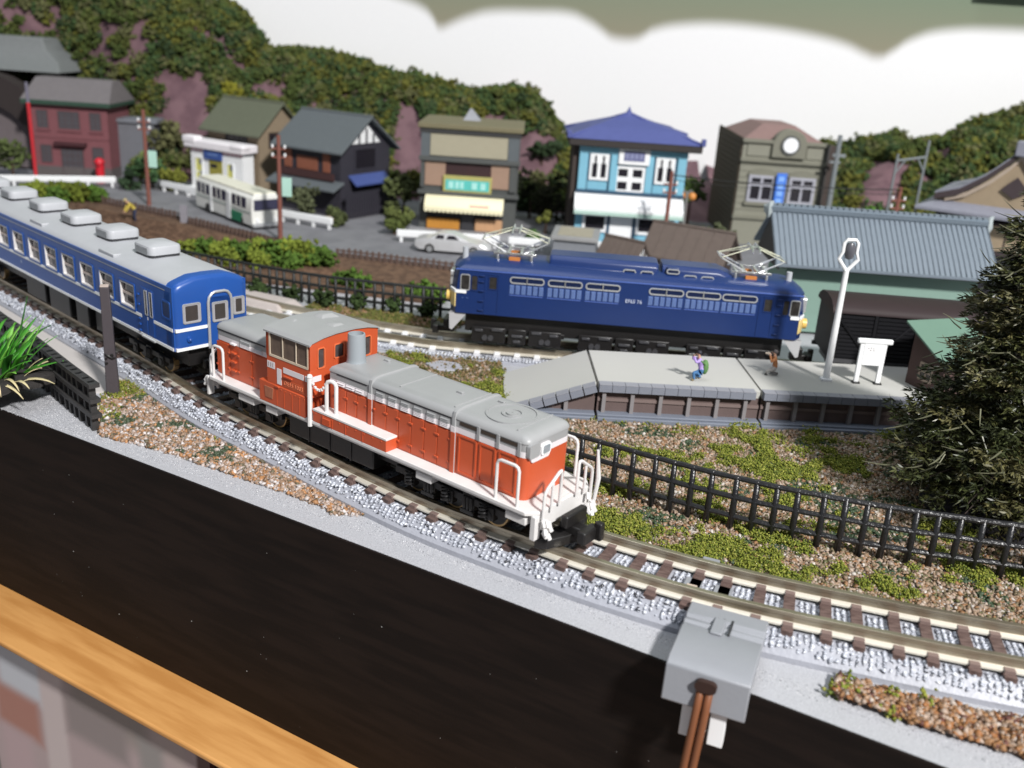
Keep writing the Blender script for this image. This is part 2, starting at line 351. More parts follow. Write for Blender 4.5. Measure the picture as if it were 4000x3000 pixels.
# ploughed furrows along the field
b = MB()
for k in range(11):
    p0 = Vector((-214+k*3.3, 452-k*7.2)); p1 = Vector((-96+k*5.0, 388-k*4.6))
    pts = [p0.lerp(p1, i/14) for i in range(15)]
    b.tube([(p.x, p.y+math.sin(i*1.3+k)*.4, -5.1) for i, p in enumerate(pts)], 1.15, 6)
o = b.build('furrow', SOIL, soil, smooth=True); o['kind'] = 'stuff'
# ---- hills
HILL = two('mauve_rock', (0.125, 0.070, 0.083), (0.185, 0.108, 0.122), .09, rough=.95, bump=.7)
HX = [(-480, 118), (-330, 112), (-270, 104), (-215, 94), (-186, 82), (-164, 61), (-118, 60), (-91, 57), (-50, 49), (3, 47), (18, 36), (36, 22), (60, 12), (130, 8), (160, 14), (190, 24), (236, 38), (292, 54), (340, 62), (480, 66)]
HY0 = [(-480, 578), (-280, 578), (-240, 560), (-205, 548), (-150, 545), (-90, 540), (0, 520), (80, 530), (150, 500), (190, 478), (240, 470), (480, 470)]
def hz(x, y):
    h = np.interp(x, *zip(*HX)); y0 = np.interp(x, *zip(*HY0)); y1 = y0 + np.interp(x, [-480, -240, -150, 100, 240], [38, 52, 60, 70, 95])
    s = min(1, max(0, (y-y0)/(y1-y0))); s = s*s*(3-2*s)*.35 + .65*s**.7
    n = vnoise(np.array([(x, y)]), .035, 3)[0] + .5*vnoise(np.array([(x, y)]), .09, 4)[0] - .75
    return -6.0 + (h+6)*s + n*14*min(1, s*3)
def hillmesh(name, x0, x1, st=6):
    xs = np.arange(x0, x1+1, st); ys = np.arange(466, 625, st); b = MB()
    b.v = [(x, y, float(hz(x, y))) for y in ys for x in xs]; n = len(xs)
    for j in range(len(ys)-1):
        for i in range(n-1): b.f.append((j*n+i, j*n+i+1, (j+1)*n+i+1, (j+1)*n+i)); b.m.append(0)
    return struct(b.build(name, HILL, smooth=True))
hillmesh('hill', -480, 108); hillmesh('hill', 114, 480)
# foliage clumps on the hills
PAL = [(.066, .090, .024), (.050, .084, .030), (.088, .102, .028), (.125, .125, .026), (.115, .118, .05), (.036, .058, .024)]
def clump_grains(cs, rs, cols, per, gs):
    P, Sz, Co = [], [], []
    for c, r, col, n in zip(cs, rs, cols, per):
        d = RNG.normal(size=(n, 3)); d /= np.linalg.norm(d, axis=1)[:, None]; rad = r*RNG.uniform(.45, 1.05, (n, 1))
        lump = 1 + .22*np.sin(d[:, :1]*5 + c[0]) * np.sin(d[:, 1:2]*5 + c[1])
        P.append(np.array(c) + d*rad*lump*np.array([1, 1, .85])); Sz.append(RNG.uniform(gs*.6, gs*1.35, n)); Co.append(np.array(col)*(1+RNG.uniform(-.3, .3, (n, 1))))
    return np.concatenate(P), np.concatenate(Sz), np.concatenate(Co)
BARE = [(-214, -186, 8, 51), (-164, -138, 40, 50), (-79, -60, 3, 41), (-10, 20, 5, 32), (198, 224, 0, 30), (-34, -14, 30, 40)]
def hill_foliage(name, x0, x1, n, label, seed):
    rg = np.random.default_rng(seed); cs, rs, cols, per = [], [], [], []
    tries = 0
    while len(cs) < n and tries < 20000:
        tries += 1
        x = rg.uniform(x0, x1); y0 = np.interp(x, *zip(*HY0)); y = y0 + rg.uniform(2, 84 if x < 120 else 150)
        if y > 622: continue
        z = float(hz(x, y))
        xx = x*570/y; zz = 85.3 - (85.3-z)*570/y           # where the bare rock shows through between the clumps
        if any(a < xx < c and d < zz < e for a, c, d, e in BARE): continue
        if 78 < x < 128: continue
        r = rg.uniform(3.2, 6.6); k = rg.choice(len(PAL), p=[.22, .19, .20, .15, .16, .08])
        cs.append((x, y, z+r*.35)); rs.append(r); cols.append(PAL[k]); per.append(int(52*r/5))
    P, Sz, Co = clump_grains(cs, rs, cols, per, 1.25)
    return grains(name, P, Sz, Co, FOAM, 1, label, 'foliage')
hill_foliage('hillside_foliage', -390, 104, 2300, 'foam bushes massed over the large hill behind the shops', 3)
hill_foliage('hillside_foliage', 132, 345, 1500, 'foam bushes massed over the low hill at the right', 4)
def foam_tree(loc, r, col, label, trunk=True, sq=1.1, gs=1.6, cat='tree', name='foam_tree', seedn=150, group=None):
    t = thing(name, label, cat, loc, 0, group)
    cs = [(RNG.normal()*r*.35, RNG.normal()*r*.35, r*.9*sq + RNG.uniform(-.45, .45)*r*sq) for _ in range(6)]
    P, Sz, Co = clump_grains(cs, [r*.62]*6, [np.array(col)*RNG.uniform(.75, 1.2) for _ in range(6)], [seedn//6]*6, gs)
    o = grains('crown', P, Sz, Co, FOAM, 1); o.parent = t; del o['kind']
    if trunk: MB().tube([(0, 0, -1), (.1, 0, r*.5), (0, .2, r*1.0)], [r*.12, r*.09, r*.05], 6).build('trunk', mat('bark', (.06, .035, .025), .9), t)
    return t
def on_hill(x, y): return (x, y, float(hz(x, y)))
YG, OL, DG = (.20, .19, .022), (.125, .125, .055), (.035, .075, .03)
for (x, y, r, c, lab) in [(-246, 566, 6.5, YG, 'yellow green foam tree above the ridge of the big grey roof'),
        (-175, 572, 6, YG, 'yellow green foam tree over the mauve cliff beside the olive roofed house'),
        (-205, 556, 9.5, OL, 'tall pale olive foam tree on the mauve cliff left of the bare rock'),
        (-222, 553, 6.5, OL, 'pale olive foam tree just right of the red brick building roof'),
        (-214, 545, 5.5, YG, 'low yellow green foam bush beside the first wooden pole'),
        (-240, 572, 6, OL, 'grey olive foam tree between the brick building and the yellow tree'),
        (-104, 556, 6.5, OL, 'olive foam tree above the roof of the dark timber house'),
        (-28, 552, 6, OL, 'olive foam tree on the ridge above the yellow awning shop'),
        (8, 546, 7, (.03, .05, .022), 'dark green foam tree at the end of the ridge left of the blue roof')]:
    foam_tree(on_hill(x, y), r, c, lab)
# ================================================================ TRACKS
def railway(label, ctr, zr, tie_mat, tie_pitch, bed_mat, half_bed=10, ballast=True, seed=1, clipcol=None, group=None, topcols=None):
    t = thing('railway_track', label, 'railway track', group=group)
    q, tg, Ln = spline(ctr, 1.0); nm = np.stack([-tg[:, 1], tg[:, 0]], 1)
    def at(off, z): return [(p[0]+n[0]*off, p[1]+n[1]*off, zr+z) for p, n in zip(q, nm)]
    zb = GZ - zr + .02
    prof = [(-half_bed, zb), (-half_bed, zb+1.0), (-7.9, -3.1), (7.9, -3.1), (half_bed, zb+1.0), (half_bed, zb)]
    if zb > -5: prof = [(-half_bed, zb), (-half_bed, zb+.5), (-8.2, -2.9), (8.2, -2.9), (half_bed, zb+.5), (half_bed, zb)]
    sub = slice(None, None, 4)
    b = MB(); rings = list(zip(*[at(o, z)[sub] for o, z in prof])); b.loft(rings); b.build('roadbed', bed_mat, t)
    for s in (-1, 1):
        pr = [(-.30, -1.9), (-.30, -.85), (-.52, -.62), (-.52, -.04), (-.46, 0), (.46, 0), (.52, -.04), (.52, -.62), (.30, -.85), (.30, -1.9)]
        b = MB(); b.loft(list(zip(*[at(s*5.0+o, z)[::2] for o, z in pr]))); b.build('rail', RAIL, t)
        b = MB(); b.loft(list(zip(*[at(s*5.0+o, z)[::2] for o, z in ((-1.2, -2.35), (-1.2, -2.05), (-.3, -1.72), (.3, -1.72), (1.2, -2.05), (1.2, -2.35))]))); b.build('rail_foot', FOOT, t)
    mb = MB(); mb.box(-.95, .95, -7.6, 7.6, -3.4, -2.3)
    for s in (-1, 1):
        for e in (-1, 1): mb.box(-.8, .8, s*5+e*1.05-.55, s*5+e*1.05+.55, -2.3, -1.72, 1)
    me = mb.mesh('sleeper', [tie_mat, clipcol or tie_mat])
    n = int(Ln/tie_pitch)
    for i in range(n):
        k = int((i+.5)*tie_pitch/Ln*(len(q)-1)); o = link('sleeper', me, t, (q[k][0], q[k][1], zr), (0, 0, math.atan2(tg[k][1], tg[k][0])))
    if ballast:
        rg = np.random.default_rng(seed); N = int(Ln*95)
        s = rg.uniform(0, Ln, N); off = rg.uniform(-half_bed+.6, half_bed-.6, N)
        k = np.clip((s/Ln*(len(q)-1)).astype(int), 0, len(q)-1)
        tie_ph = np.abs(((s/tie_pitch) % 1) - .5)*tie_pitch
        keep = ((np.abs(off) > 7.7) | (tie_ph > 1.15)) & (np.abs(np.abs(off)-5) > 1.25)
        k, off = k[keep], off[keep]
        z = np.interp(np.abs(off), [0, 7.9, half_bed], [-2.95, -3.0, zb+1.1])
        P = np.stack([q[k, 0]+nm[k, 0]*off, q[k, 1]+nm[k, 1]*off, zr+z], 1)
        m = len(P); cols = pick(topcols or [(.52, .545, .61), (.42, .44, .50), (.68, .70, .75), (.28, .295, .34), (.05, .05, .06)], m, [.40, .28, .2, .08, .04], .12)
        o = grains('ballast', P, rg.uniform(.30, .52, m), cols, SHINY, .62, parent=t)
    return t, q, nm, Ln
NEAR = [(-250, 380), (-200, 334), (-159, 297.5), (-123, 264.8), (-91, 235.5), (-68.1, 213.4), (-43.6, 193.6), (-27.2, 180.2), (-10.4, 167.8), (9.8, 155.9), (22, 149.4), (40.3, 141.6), (61.2, 135.4), (83, 130.0), (112, 124.4), (150, 118)]
near_track, NQ, NN, NL = railway('grey ballasted track with brown sleepers under the orange locomotive', NEAR, 0, TIE, 5.5, BED, seed=2, clipcol=mat('brown_clip', (.21, .15, .135), .4))
CONC = mat('pale_concrete_sleeper', (.62, .62, .64), .5)
FAR = [(-260, 425), (-200, 373), (-150, 338), (-110, 313), (-80, 297), (-53, 286), (-33.4, 280.4), (-18.8, 277.5), (20, 275.5), (100, 271.4), (200, 266), (300, 262)]
far_track, FQ, FN, FLn = railway('ballasted track with pale concrete sleepers beneath the dark blue engine', FAR, -2.5, CONC, 6.2, BED, half_bed=10.5, seed=3, clipcol=SIGNWHITE)
# ================================================================ GROUND COVER
TAN = [(.31, .20, .13), (.36, .275, .225), (.37, .185, .08), (.42, .35, .315), (.22, .14, .09), (.54, .50, .49), (.12, .10, .06)]
TW = [.24, .22, .16, .16, .1, .05, .07]
BRN = [(.22, .115, .055), (.30, .18, .11), (.26, .125, .05), (.36, .25, .18), (.14, .085, .045), (.40, .33, .28), (.09, .085, .03)]
GRN = [(.165, .195, .030), (.225, .24, .040), (.10, .13, .028), (.30, .30, .07)]
DGN = [(.045, .075, .035), (.06, .085, .045)]
def clear_of_track(P, q, half): 
    d = np.min(np.linalg.norm(P[:, None, :]-q[None, ::6, :2], axis=2), axis=1); return d > half
def gravel(name, label, poly, dens, pal, w, sz, seed, green=.12, dark=.1, heap=0):
    P = scatter(poly, dens); P = P[clear_of_track(P, NQ, 9.6) & clear_of_track(P, FQ, 10.6)]; n = len(P)
    cols = pick(pal, n, w); g = vnoise(P, .11, seed); g2 = vnoise(P, .5, seed+1); d = vnoise(P, .13, seed+5)
    dk = (d*.7+g2*.3) > 1-dark-.18; cols[dk & (RNG.random(n) < .6)] = pick(DGN, int((dk & (RNG.random(n) < 2)).sum()) or 1)[0]
    z = GZ + RNG.uniform(-.05, .55, n) + heap*vnoise(P, .2, seed+2)
    o = grains(name, np.c_[P, z], RNG.uniform(sz*.55, sz*1.25, n), cols, GRAIN, .75, label, 'gravel')
    gm = (g*.65+g2*.35) > 1-green-.22
    return o, P[gm]
def turf(name, label, P, hgt=1.4, sz=.34, per=5, cols=GRN):
    n = len(P)*per; Q = np.repeat(P, per, 0) + RNG.normal(0, .45, (n, 2)); z = GZ + .25 + np.abs(RNG.normal(0, .42, n))*hgt
    o = grains(name, np.c_[Q, z], RNG.uniform(sz*.6, sz*1.4, n), pick(cols, n, [.35, .3, .2, .15] if len(cols) == 4 else None, .25), FOAM, 1, label, 'ground cover', rnd=.6); return o
A = [(-101, 214), (-103, 229), (-93, 238), (-80, 226), (-58.2, 203), (-44.5, 189), (-33, 177), (-27, 168), (-34, 167.5), (-36.3, 170.4), (-52.8, 179.1), (-76.3, 191.2), (-93, 197.2)]
oA, gA = gravel('gravel', 'orange and pink gravel between the leaning fence and the near track', A, 7.5, TAN, [.2, .2, .17, .16, .1, .09, .08], .62, 11, .0, .13)
gA = np.concatenate([gA[:8], scatter([(-101, 217), (-103, 229), (-94, 236), (-88, 231), (-92, 222)], 2.2), scatter([(-98, 206), (-101, 214), (-95, 214), (-92, 207)], .8)])
gA = gA[clear_of_track(gA, NQ, 9.2)]
turf('turf', 'yellow green foam turf around the foot of the brown post', gA, 1.2, .22, 8)
Bp = [(51.5, 121), (54, 124.8), (62, 122.5), (72, 119.8), (90, 116.5), (120, 110), (120, 92), (92, 103), (78, 109.0), (65.2, 114.2), (56, 118.5)]
oB, gB = gravel('gravel', 'brown gravel heaped along the board edge at the lower right', Bp, 7.5, [(.25, .125, .05), (.30, .19, .12), (.29, .12, .04), (.36, .27, .21), (.13, .075, .045), (.42, .36, .31), (.10, .03, .02)], TW, .62, 21, .03, .04, heap=1.2)
turf('turf', 'small yellow green foam tufts on the brown gravel at the lower right', np.concatenate([gB, scatter([(60, 121), (63, 120.5), (62, 123)], 3), scatter([(86, 112), (90, 111), (91, 116)], 5)]), 1.8)
Cc = [(-2, 238), (17.7, 229.5), (59.8, 229.6), (130, 231), (200, 215), (200, 120), (112, 134), (83, 140), (61.2, 146), (40.3, 152.5), (20, 161), (-4, 176), (-40, 204), (-75, 233), (-60, 268), (-30, 268), (-12, 267), (-3, 262)]
oC, gC = gravel('gravel', 'brown gravel mixed with turf between the two tracks', Cc, 6.0, [(.25, .17, .11), (.31, .225, .165), (.25, .13, .06), (.36, .29, .235), (.15, .115, .065), (.48, .44, .40), (.095, .095, .035)], [.2, .2, .14, .15, .14, .05, .12], .54, 31, .17, .16)
gC = np.concatenate([gC, scatter([(24, 174), (48, 165), (60, 160), (62, 156), (40, 160), (24, 167)], .9), scatter([(17, 226), (60, 225), (96, 221), (88, 214), (70, 205), (62, 213), (40, 221)], .55), scatter([(18, 186), (60, 170), (100, 161), (100, 167), (60, 178), (20, 194)], .55)])
v = vnoise(gC, .30, 77); gC = gC[(v > .46) & clear_of_track(gC, NQ, 9.3)]
turf('turf', 'yellow green foam turf along both sides of the black lattice fence', gC, 1.5, .21, 13)
Dp = [(-36, 267.4), (-28, 271.4), (-12, 268.2), (-3.5, 267.1), (-0.4, 238.0), (-8, 234.9), (-24, 252.0), (-40, 262)]
Ep = [(-72, 305), (-60, 304), (-45, 299), (-22, 292), (-17, 305), (-45, 311), (-70, 315)]
oE, gE = gravel('gravel', 'brown gravel strip in front of the far black fence', Ep, 5, BRN, TW, .6, 41, .25, .1)
turf('turf', 'olive foam turf along the foot of the far black fence', np.concatenate([gE, scatter(Ep, .5)]), 1.0, .35, 5, [(.10, .11, .03), (.15, .15, .04), (.20, .15, .06), (.07, .09, .02)])
turf('turf', 'brown green turf beside the platform ramp', scatter(Dp, .8), .9, .33, 5, [(.13, .11, .04), (.20, .14, .07), (.25, .16, .09), (.09, .10, .03)])
# fine sparkling grit on the bare board in front of the track
Gp = scatter([(-150, 222), (-93, 194), (-34, 165), (30, 130.5), (90, 97.5), (90, 105), (40, 128), (20, 139), (-10, 158), (-36, 171), (-95, 200), (-104, 214), (-150, 240)], 7.5); n = len(Gp)
grains('grit', np.c_[Gp, np.full(n, GZ+.02)], RNG.uniform(.045, .115, n), pick([(.55, .55, .57), (.36, .36, .39), (.8, .79, .8), (.16, .16, .18)], n, [.35, .3, .2, .15]), SHINY, .7, 'sparkling grit on the bare grey board along its front edge', 'grit')
# flat grey stone by the ramp, concrete pad beside the coach
b = MB(); q = [(-25.6, 260.1), (-21.4, 263.3), (-16.0, 262.1), (-14.2, 257.9), (-16.9, 254.6), (-22.1, 255.2)]
b.prism(q, GZ, GZ+1.1, 'z'); o = b.build('flat_stone', mat('grey_stone', (.36, .36, .40), .7, bump=.3), bevel=.3); tag(o, 'flat grey stone slab lying in the gravel near the platform ramp', 'stone')
b = MB(); b.loft([[(-140, 341, GZ), (-97, 322, GZ), (-70, 308, GZ), (-77, 297, GZ), (-100, 306, GZ), (-145, 330, GZ)], [(-139, 339, -3), (-97, 319, -3), (-75, 309, -3), (-79, 301, -3), (-100, 308.5, -3), (-144, 331, -3)]])
o = b.build('concrete_pad', mat('pinkish_concrete', (.44, .39, .37), .8, var=.08, bump=.25), bevel=.4); tag(o, 'low beige concrete pad beside the far track behind the coach', 'concrete slab')
b = MB(); b.prism([(-260, 388), (-132, 262), (-101, 232), (-100, 224), (-106, 222), (-140, 252), (-262, 365)], GZ, GZ+.5, 'z')
struct(b.build('path', mat('beige_path', (.50, .47, .45), .75, var=.06, bump=.1)))
# ================================================================ ORANGE DIESEL LOCOMOTIVE
def hood_outline(x0, x1, w, r=1.6, both=True):
    o = []
    for cx, cy, a0 in ((x1-r, w-r, 0), (x0+r, w-r, 90), (x0+r, -w+r, 180), (x1-r, -w+r, 270)):
        rear = a0 in (90, 180)
        if rear and not both: o.append((x0, w if a0 == 90 else -w)); continue
        for i in range(5):
            a = R(a0+22.5*i); o.append((cx+r*math.cos(a), cy+r*math.sin(a)))
    return o
def hood(loco, name, x0, x1, w, z0, both):
    h = MB().prism(hood_outline(x0, x1, w, 1.5, both), z0, 16.15, 'z').build(name, ORANGE, loco, smooth=True)
    MB().prism(hood_outline(x0-.02, x1+.02, w+.02, 1.5, both), 16.15, 17.3, 'z').build('white_stripe', STRIPE, h, smooth=True)
    b = MB(); ol = hood_outline(x0-.03, x1+.03, w+.03, 1.5, both); cx = (x0+x1)/2
    def ring(ins, z): return [(cx+(p[0]-cx)*(1-ins/(abs(x1-x0)/2)), p[1]*(1-ins/w), z) for p in ol]
    b.loft([ring(0, 17.3), ring(0, 18.75), ring(-.12, 18.8), ring(-.10, 19.1), ring(.25, 19.7), ring(.9, 20.1), ring(2.2, 20.35)])
    b.build('roof', LGREY, h, smooth=True); return h
loco = thing('diesel_locomotive', 'orange diesel locomotive with grey roof and white stripe on the near track', 'locomotive', (-64.5, 210.9, 0), -37.47)
lh = hood(loco, 'long_hood', 39.5, 90.7, 6.5, 7.9, False)
sh = hood(loco, 'short_hood', 0.3, 23, 6.5, 7.9, True)
# raised bands across the long hood
for u in (51.5, 73.6):
    pr = [(-6.5, 8), (-6.5, 19), (-6.2, 19.75), (-5.5, 20.2), (-4, 20.42), (4, 20.42), (5.5, 20.2), (6.2, 19.75), (6.5, 19), (6.5, 8)]
    def off(d): return [(y*(1+d/6.5), z+(d if z > 19 else 0)) for y, z in pr]
    b = MB(); b.loft([[(u-.45, *p) for p in off(.05)], [(u-.32, *p) for p in off(.28)], [(u+.32, *p) for p in off(.28)], [(u+.45, *p) for p in off(.05)]])
    o = b.build('hood_band', [LGREY, STRIPE, ORANGE], lh, smooth=True)
    for s in (-1, 1):
        MB().box(u-.5, u+.5, s*6.85-.06, s*6.85+.06, 7.95, 16.15).build('band_lower', ORANGE, lh, bevel=.05)
        MB().box(u-.5, u+.5, s*6.85-.05, s*6.85+.05, 16.15, 17.25).build('band_stripe', STRIPE, lh)
# doors, hinges, louvers
def door(par, x0, x1, z0, z1, s=-1, hinges=(.2, .8), latch=False):
    b = MB(); y = s*6.5; b.box(x0, x1, min(y, y+s*.14), max(y, y+s*.14), z0, z1)
    for h in hinges:
        z = z0+(z1-z0)*h; b.box(x0-.25, x0+.3, min(y, y+s*.34), max(y, y+s*.34), z-.2, z+.2)
        b.box(x1-.55, x1-.1, min(y, y+s*.30), max(y, y+s*.30), z-.16, z+.16)
    return b.build('door', ORANGE, par, bevel=.05)
def louver(par, x0, x1, z0, z1, s=-1, n=5, m=LGREY):
    y = s*6.53; b = MB(); b.box(x0, x1, min(y, y+s*.08), max(y, y+s*.08), z0, min(z1, 17.3), 0)
    if z1 > 17.4: b.box(x0, x1, min(y, y+s*.08), max(y, y+s*.08), 17.3, z1, 1)
    for i in range(n):
        z = z0+.15+(z1-z0-.3)*(i+.5)/n; b.loft([[(x, y+s*.06, z-.14), (x, y+s*.30, z-.10), (x, y+s*.10, z+.14)] for x in (x0+.15, x1-.15)], 1 if z > 17.3 else 0)
    return b.build('louver', [m, LGREY if z1 > 17.4 else m], par)
for s in (-1, 1):
    for i in range(6): door(lh, 52.6+i*3.42, 55.8+i*3.42, 8.2, 15.9, s); louver(lh, 53.0+i*3.42, 55.3+i*3.42, 16.2, 18.35, s, 6, STRIPE)
    for a, c in ((41.2, 44.3), (44.6, 47.4), (47.7, 50.5)): door(lh, a, c, 8.3, 15.7, s)
    for a, c in ((41.6, 43.9), (44.3, 46.7), (47.1, 49.4)): louver(lh, a, c, 16.2, 17.3, s, 2, STRIPE)
    for a, c in ((74.8, 79.2), (79.9, 83.7), (84.4, 88.6)):
        b = MB(); y = s*6.5
        frame_ring(rrect(a, c, 8.3, 15.95, .2, 1), rrect(a+.35, c-.35, 8.7, 15.6, .15, 1), min(y, y+s*.16), max(y, y+s*.16), 'y', 0, b); b.build('grille_frame', ORANGE, lh)
        MB().box(a+.2, c-.2, min(s*6.5, s*6.62), max(s*6.5, s*6.62), 17.9, 18.55).build('intake_slot', mat('dark_brown', (.05, .035, .025), .5), lh)
    for a in (79.5, 84.1, 88.9): MB().box(a-.35, a+.35, min(s*6.5, s*6.72), max(s*6.5, s*6.72), 16.2, 19.0).build('pillar_trim', LGREY, lh, bevel=.06)
    for a, c in ((53, 72.8), (41.5, 50.3)): MB().box(a, c, min(s*6.5, s*6.60), max(s*6.5, s*6.60), 18.45, 18.72).build('intake_slot', DKGREY, lh)
    # short hood
    for a, c in ((.9, 5.6), (8.9, 13.6), (14.1, 19.4)): door(sh, a, c, 8.3, 15.8, s, (.25, .75))
    louver(sh, 9.7, 13.4, 16.25, 18.2, s, 6, STRIPE); louver(sh, 14.8, 17.6, 16.25, 17.7, s, 4, STRIPE)
    for z in (10.1, 12.2, 14.3, 16.4): MB().box(6.5, 8.2, min(s*6.5, s*7.15), max(s*6.5, s*7.15), z-.18, z+.22).build('step', ORANGE if z < 16 else STRIPE, sh, bevel=.06)
    MB().box(1.2, 18.5, min(s*6.5, s*6.62), max(s*6.5, s*6.62), 18.42, 18.68).build('intake_slot', DKGREY, sh)
# roof fittings of the long hood
b = MB()
for r0, r1, h in ((5.0, 4.6, .10), (2.0, 1.75, .16), (1.1, .2, .22)):
    frame_ring([(81.8+r0*math.cos(R(a))*.98, r0*math.sin(R(a))) for a in range(0, 360, 10)], [(81.8+r1*math.cos(R(a))*.98, r1*math.sin(R(a))) for a in range(0, 360, 10)], 20.3, 20.42+h, 'z', 0, b)
b.build('roof_fan_ring', LGREY, lh, smooth=True)
for u in (58.2, 72.4, 87.2): MB().box(u-.1, u+.1, -5.2, 5.2, 20.2, 20.5).build('roof_seam', LGREY, lh, bevel=.05)
for u, v in ((68.4, .8), (77, 2.9), (46, 3.2)): MB().box(u-.7, u+.7, v-.35, v+.35, 20.2, 20.75).build('lifting_lug', LGREY, lh, bevel=.08)
MB().lathe([(2.25, 19.9), (2.0, 20.5), (1.92, 21.2), (1.80, 26.0), (1.72, 26.35), (1.45, 26.4), (1.4, 25.2), (.01, 25.1)], (41.9, -1.6, 0), 24).build('exhaust_stack', mat('blue_grey_paint', (.29, .32, .345), .42, var=.05), loco, smooth=True)
# headlight unit at the front
b = MB(); b.prism([(y, z) for y, z in rrect(-5.6, -.1, 15.2, 18.2, .7)], 90.3, 90.95); b.build('headlight_surround', STRIPE, lh, smooth=True)
b = MB(); b.prism([(y, z) for y, z in rrect(-6.3, -3.3, 16.1, 18.8, .5)], 90.3, 91.08); b.build('headlight_housing', LGREY, lh, smooth=True)
for y in (-1.75,):
    h = MB().prism(rrect(y-1.35, y+1.35, 16.1, 18.1, .4), 91.0, 91.3).build('headlight', SIGNWHITE, lh, smooth=True)
    MB().prism(rrect(y-.95, y+.95, 16.35, 17.85, .3), 91.2, 91.42).build('lens', mat('lens_glass', (.28, .31, .34), .05, spec=.9), h, smooth=True)
# ---- cab
cab = MB(); cab.box(22.5, 36.6, -9.35, 9.35, 12.4, 18.6); cab.box(20.0, 35.2, -9.55, 9.55, 7.7, 12.5)
cab = cab.build('cab', ORANGE, loco, bevel=.18)
RP = [(-9.4, 23.9), (-8.7, 24.45), (-6, 25.05), (-2.5, 25.4), (2.5, 25.4), (6, 25.05), (8.7, 24.45), (9.4, 23.9)]
for u0, u1 in ((36.0, 36.62), (22.5, 23.1)):     # end walls with window holes: piers and a header
    pn = MB()
    for y0, y1, z0, z1 in ((-9.35, -7.5, 18.5, 24), (-5.35, -3.05, 18.5, 24), (-.1, .1, 18.5, 24), (3.05, 5.35, 18.5, 24), (7.5, 9.35, 18.5, 24), (-3.1, -.05, 18.5, 19.75), (.05, 3.1, 18.5, 19.75)): pn.box(u0, u1, y0, y1, z0, z1)
    pn.prism([(-9.35, 22.9), (-9.35, 23.9), (-8.7, 24.4), (-6, 25.0), (-2.5, 25.35), (2.5, 25.35), (6, 25.0), (8.7, 24.4), (9.35, 23.9), (9.35, 22.9)], u0+.01, u1-.01)
    pn.build('end_wall', ORANGE, cab)
    f = 36.7 if u0 > 30 else 22.4
    for y0, y1, z0 in ((-7.45, -5.4, 18.45), (-3.0, -.15, 19.75), (.15, 3.0, 19.75), (5.4, 7.45, 18.45)):
        w = frame_ring(rrect(y0, y1, z0, 23.0, .45), rrect(y0+.22, y1-.22, z0+.22, 22.75, .35), min(f, f-.25 if f > 30 else f+.25), max(f, f-.25 if f > 30 else f+.25)+.05, 'x').build('window_frame', mat('orange_trim', (.70, .16, .06), .4), cab)
        MB().box(f-.35, f-.28, y0+.1, y1-.1, z0+.1, 22.9).build('pane', mat('dark_cab_glass', (.07, .06, .06), .08, var=.5, scale=.8), w)
for s in (-1, 1):
    y = s*9.3; lo, hi = min(y, y+s*.14), max(y, y+s*.14)
    w = frame_ring(rrect(23.5, 36.1, 18.6, 24.15, .25), rrect(23.95, 35.75, 19.1, 23.85, .2), lo, hi, 'y').build('window_frame', mat('cream_frame', (.62, .52, .40), .5), cab)
    for u in (28.0, 32.3): MB().box(u-.13, u+.13, lo, hi, 19.0, 23.9).build('mullion', MATS['cream_frame'], w)
    for a, c in ((23.9, 27.9), (28.1, 32.2), (32.4, 35.8)): MB().box(a, c, min(y-s*.2, y-s*.12), max(y-s*.2, y-s*.12), 19.0, 23.95).build('pane', CABGLASS, w)
    MB().box(22.5, 23.5, y-.05 if s < 0 else y-.4, y+.4 if s < 0 else y+.05, 18.5, 24.1).build('corner_post', ORANGE, cab); MB().box(36.1, 36.6, y-.05 if s < 0 else y-.4, y+.4 if s < 0 else y+.05, 18.5, 24.1).build('corner_post', ORANGE, cab)
    MB().box(28.1, 34.6, min(y, y+s*.11), max(y, y+s*.11), 15.9, 17.1).build('white_stripe', STRIPE, cab)
    MB().box(35.0, 36.62, min(y, y+s*.11), max(y, y+s*.11), 15.9, 17.1).build('white_stripe', STRIPE, cab)
    MB().box(26.0, 27.4, min(y, y+s*.12), max(y, y+s*.12), 12.9, 16.4).build('white_panel', STRIPE, cab)
    lp = MB().box(22.8, 25.3, min(y, y+s*.10), max(y, y+s*.10), 15.9, 17.4).build('letter_plate', STRIPE, cab)
    for u in (23.25, 23.9, 24.5): MB().box(u-.07, u+.07, min(y, y+s*.13), max(y, y+s*.13), 16.2, 17.1).build('letter_stroke', mat('grey_print', (.25, .2, .2), .6), lp)
    npl = MB().box(28.0, 34.7, min(y, y+s*.10), max(y, y+s*.10), 12.9, 14.5).build('number_plate', mat('bare_orange', (.50, .10, .035), .35), cab)
    if s < 0: text('number', 'DE15 1003', 1.35, mat('worn_orange', (.66, .20, .10), .4), cab, (31.35, -9.42, 13.72), SIDE, .06)
    MB().box(28.3, 31.1, min(y, y+s*.45), max(y, y+s*.45), 15.05, 15.4).build('ledge', ORANGE, cab, bevel=.08)
    MB().box(25.6, 26.9, min(y, y+s*.5), max(y, y+s*.5), 12.1, 12.5).build('step', ORANGE, cab, bevel=.08)
    MB().prism([(22.2, 9.0), (24.6, 9.0), (24.9, 11.5), (21.9, 11.5)], min(s*9.5, s*9.68), max(s*9.5, s*9.68), 'y').build('shield_plate', mat('copper_plate', (.36, .13, .07), .4, var=.3, scale=1.5), cab, bevel=.05)
    for u in (26, 28.4, 31, 33.4): MB().box(u-.06, u+.06, min(s*9.5, s*9.62), max(s*9.5, s*9.62), 7.9, 11.9).build('seam', ORANGE, cab)
    for u in np.arange(26, 35.1, 1.5): MB().ball((u, s*9.55, 11.9), .16, 6).build('rivet', ORANGE, cab)
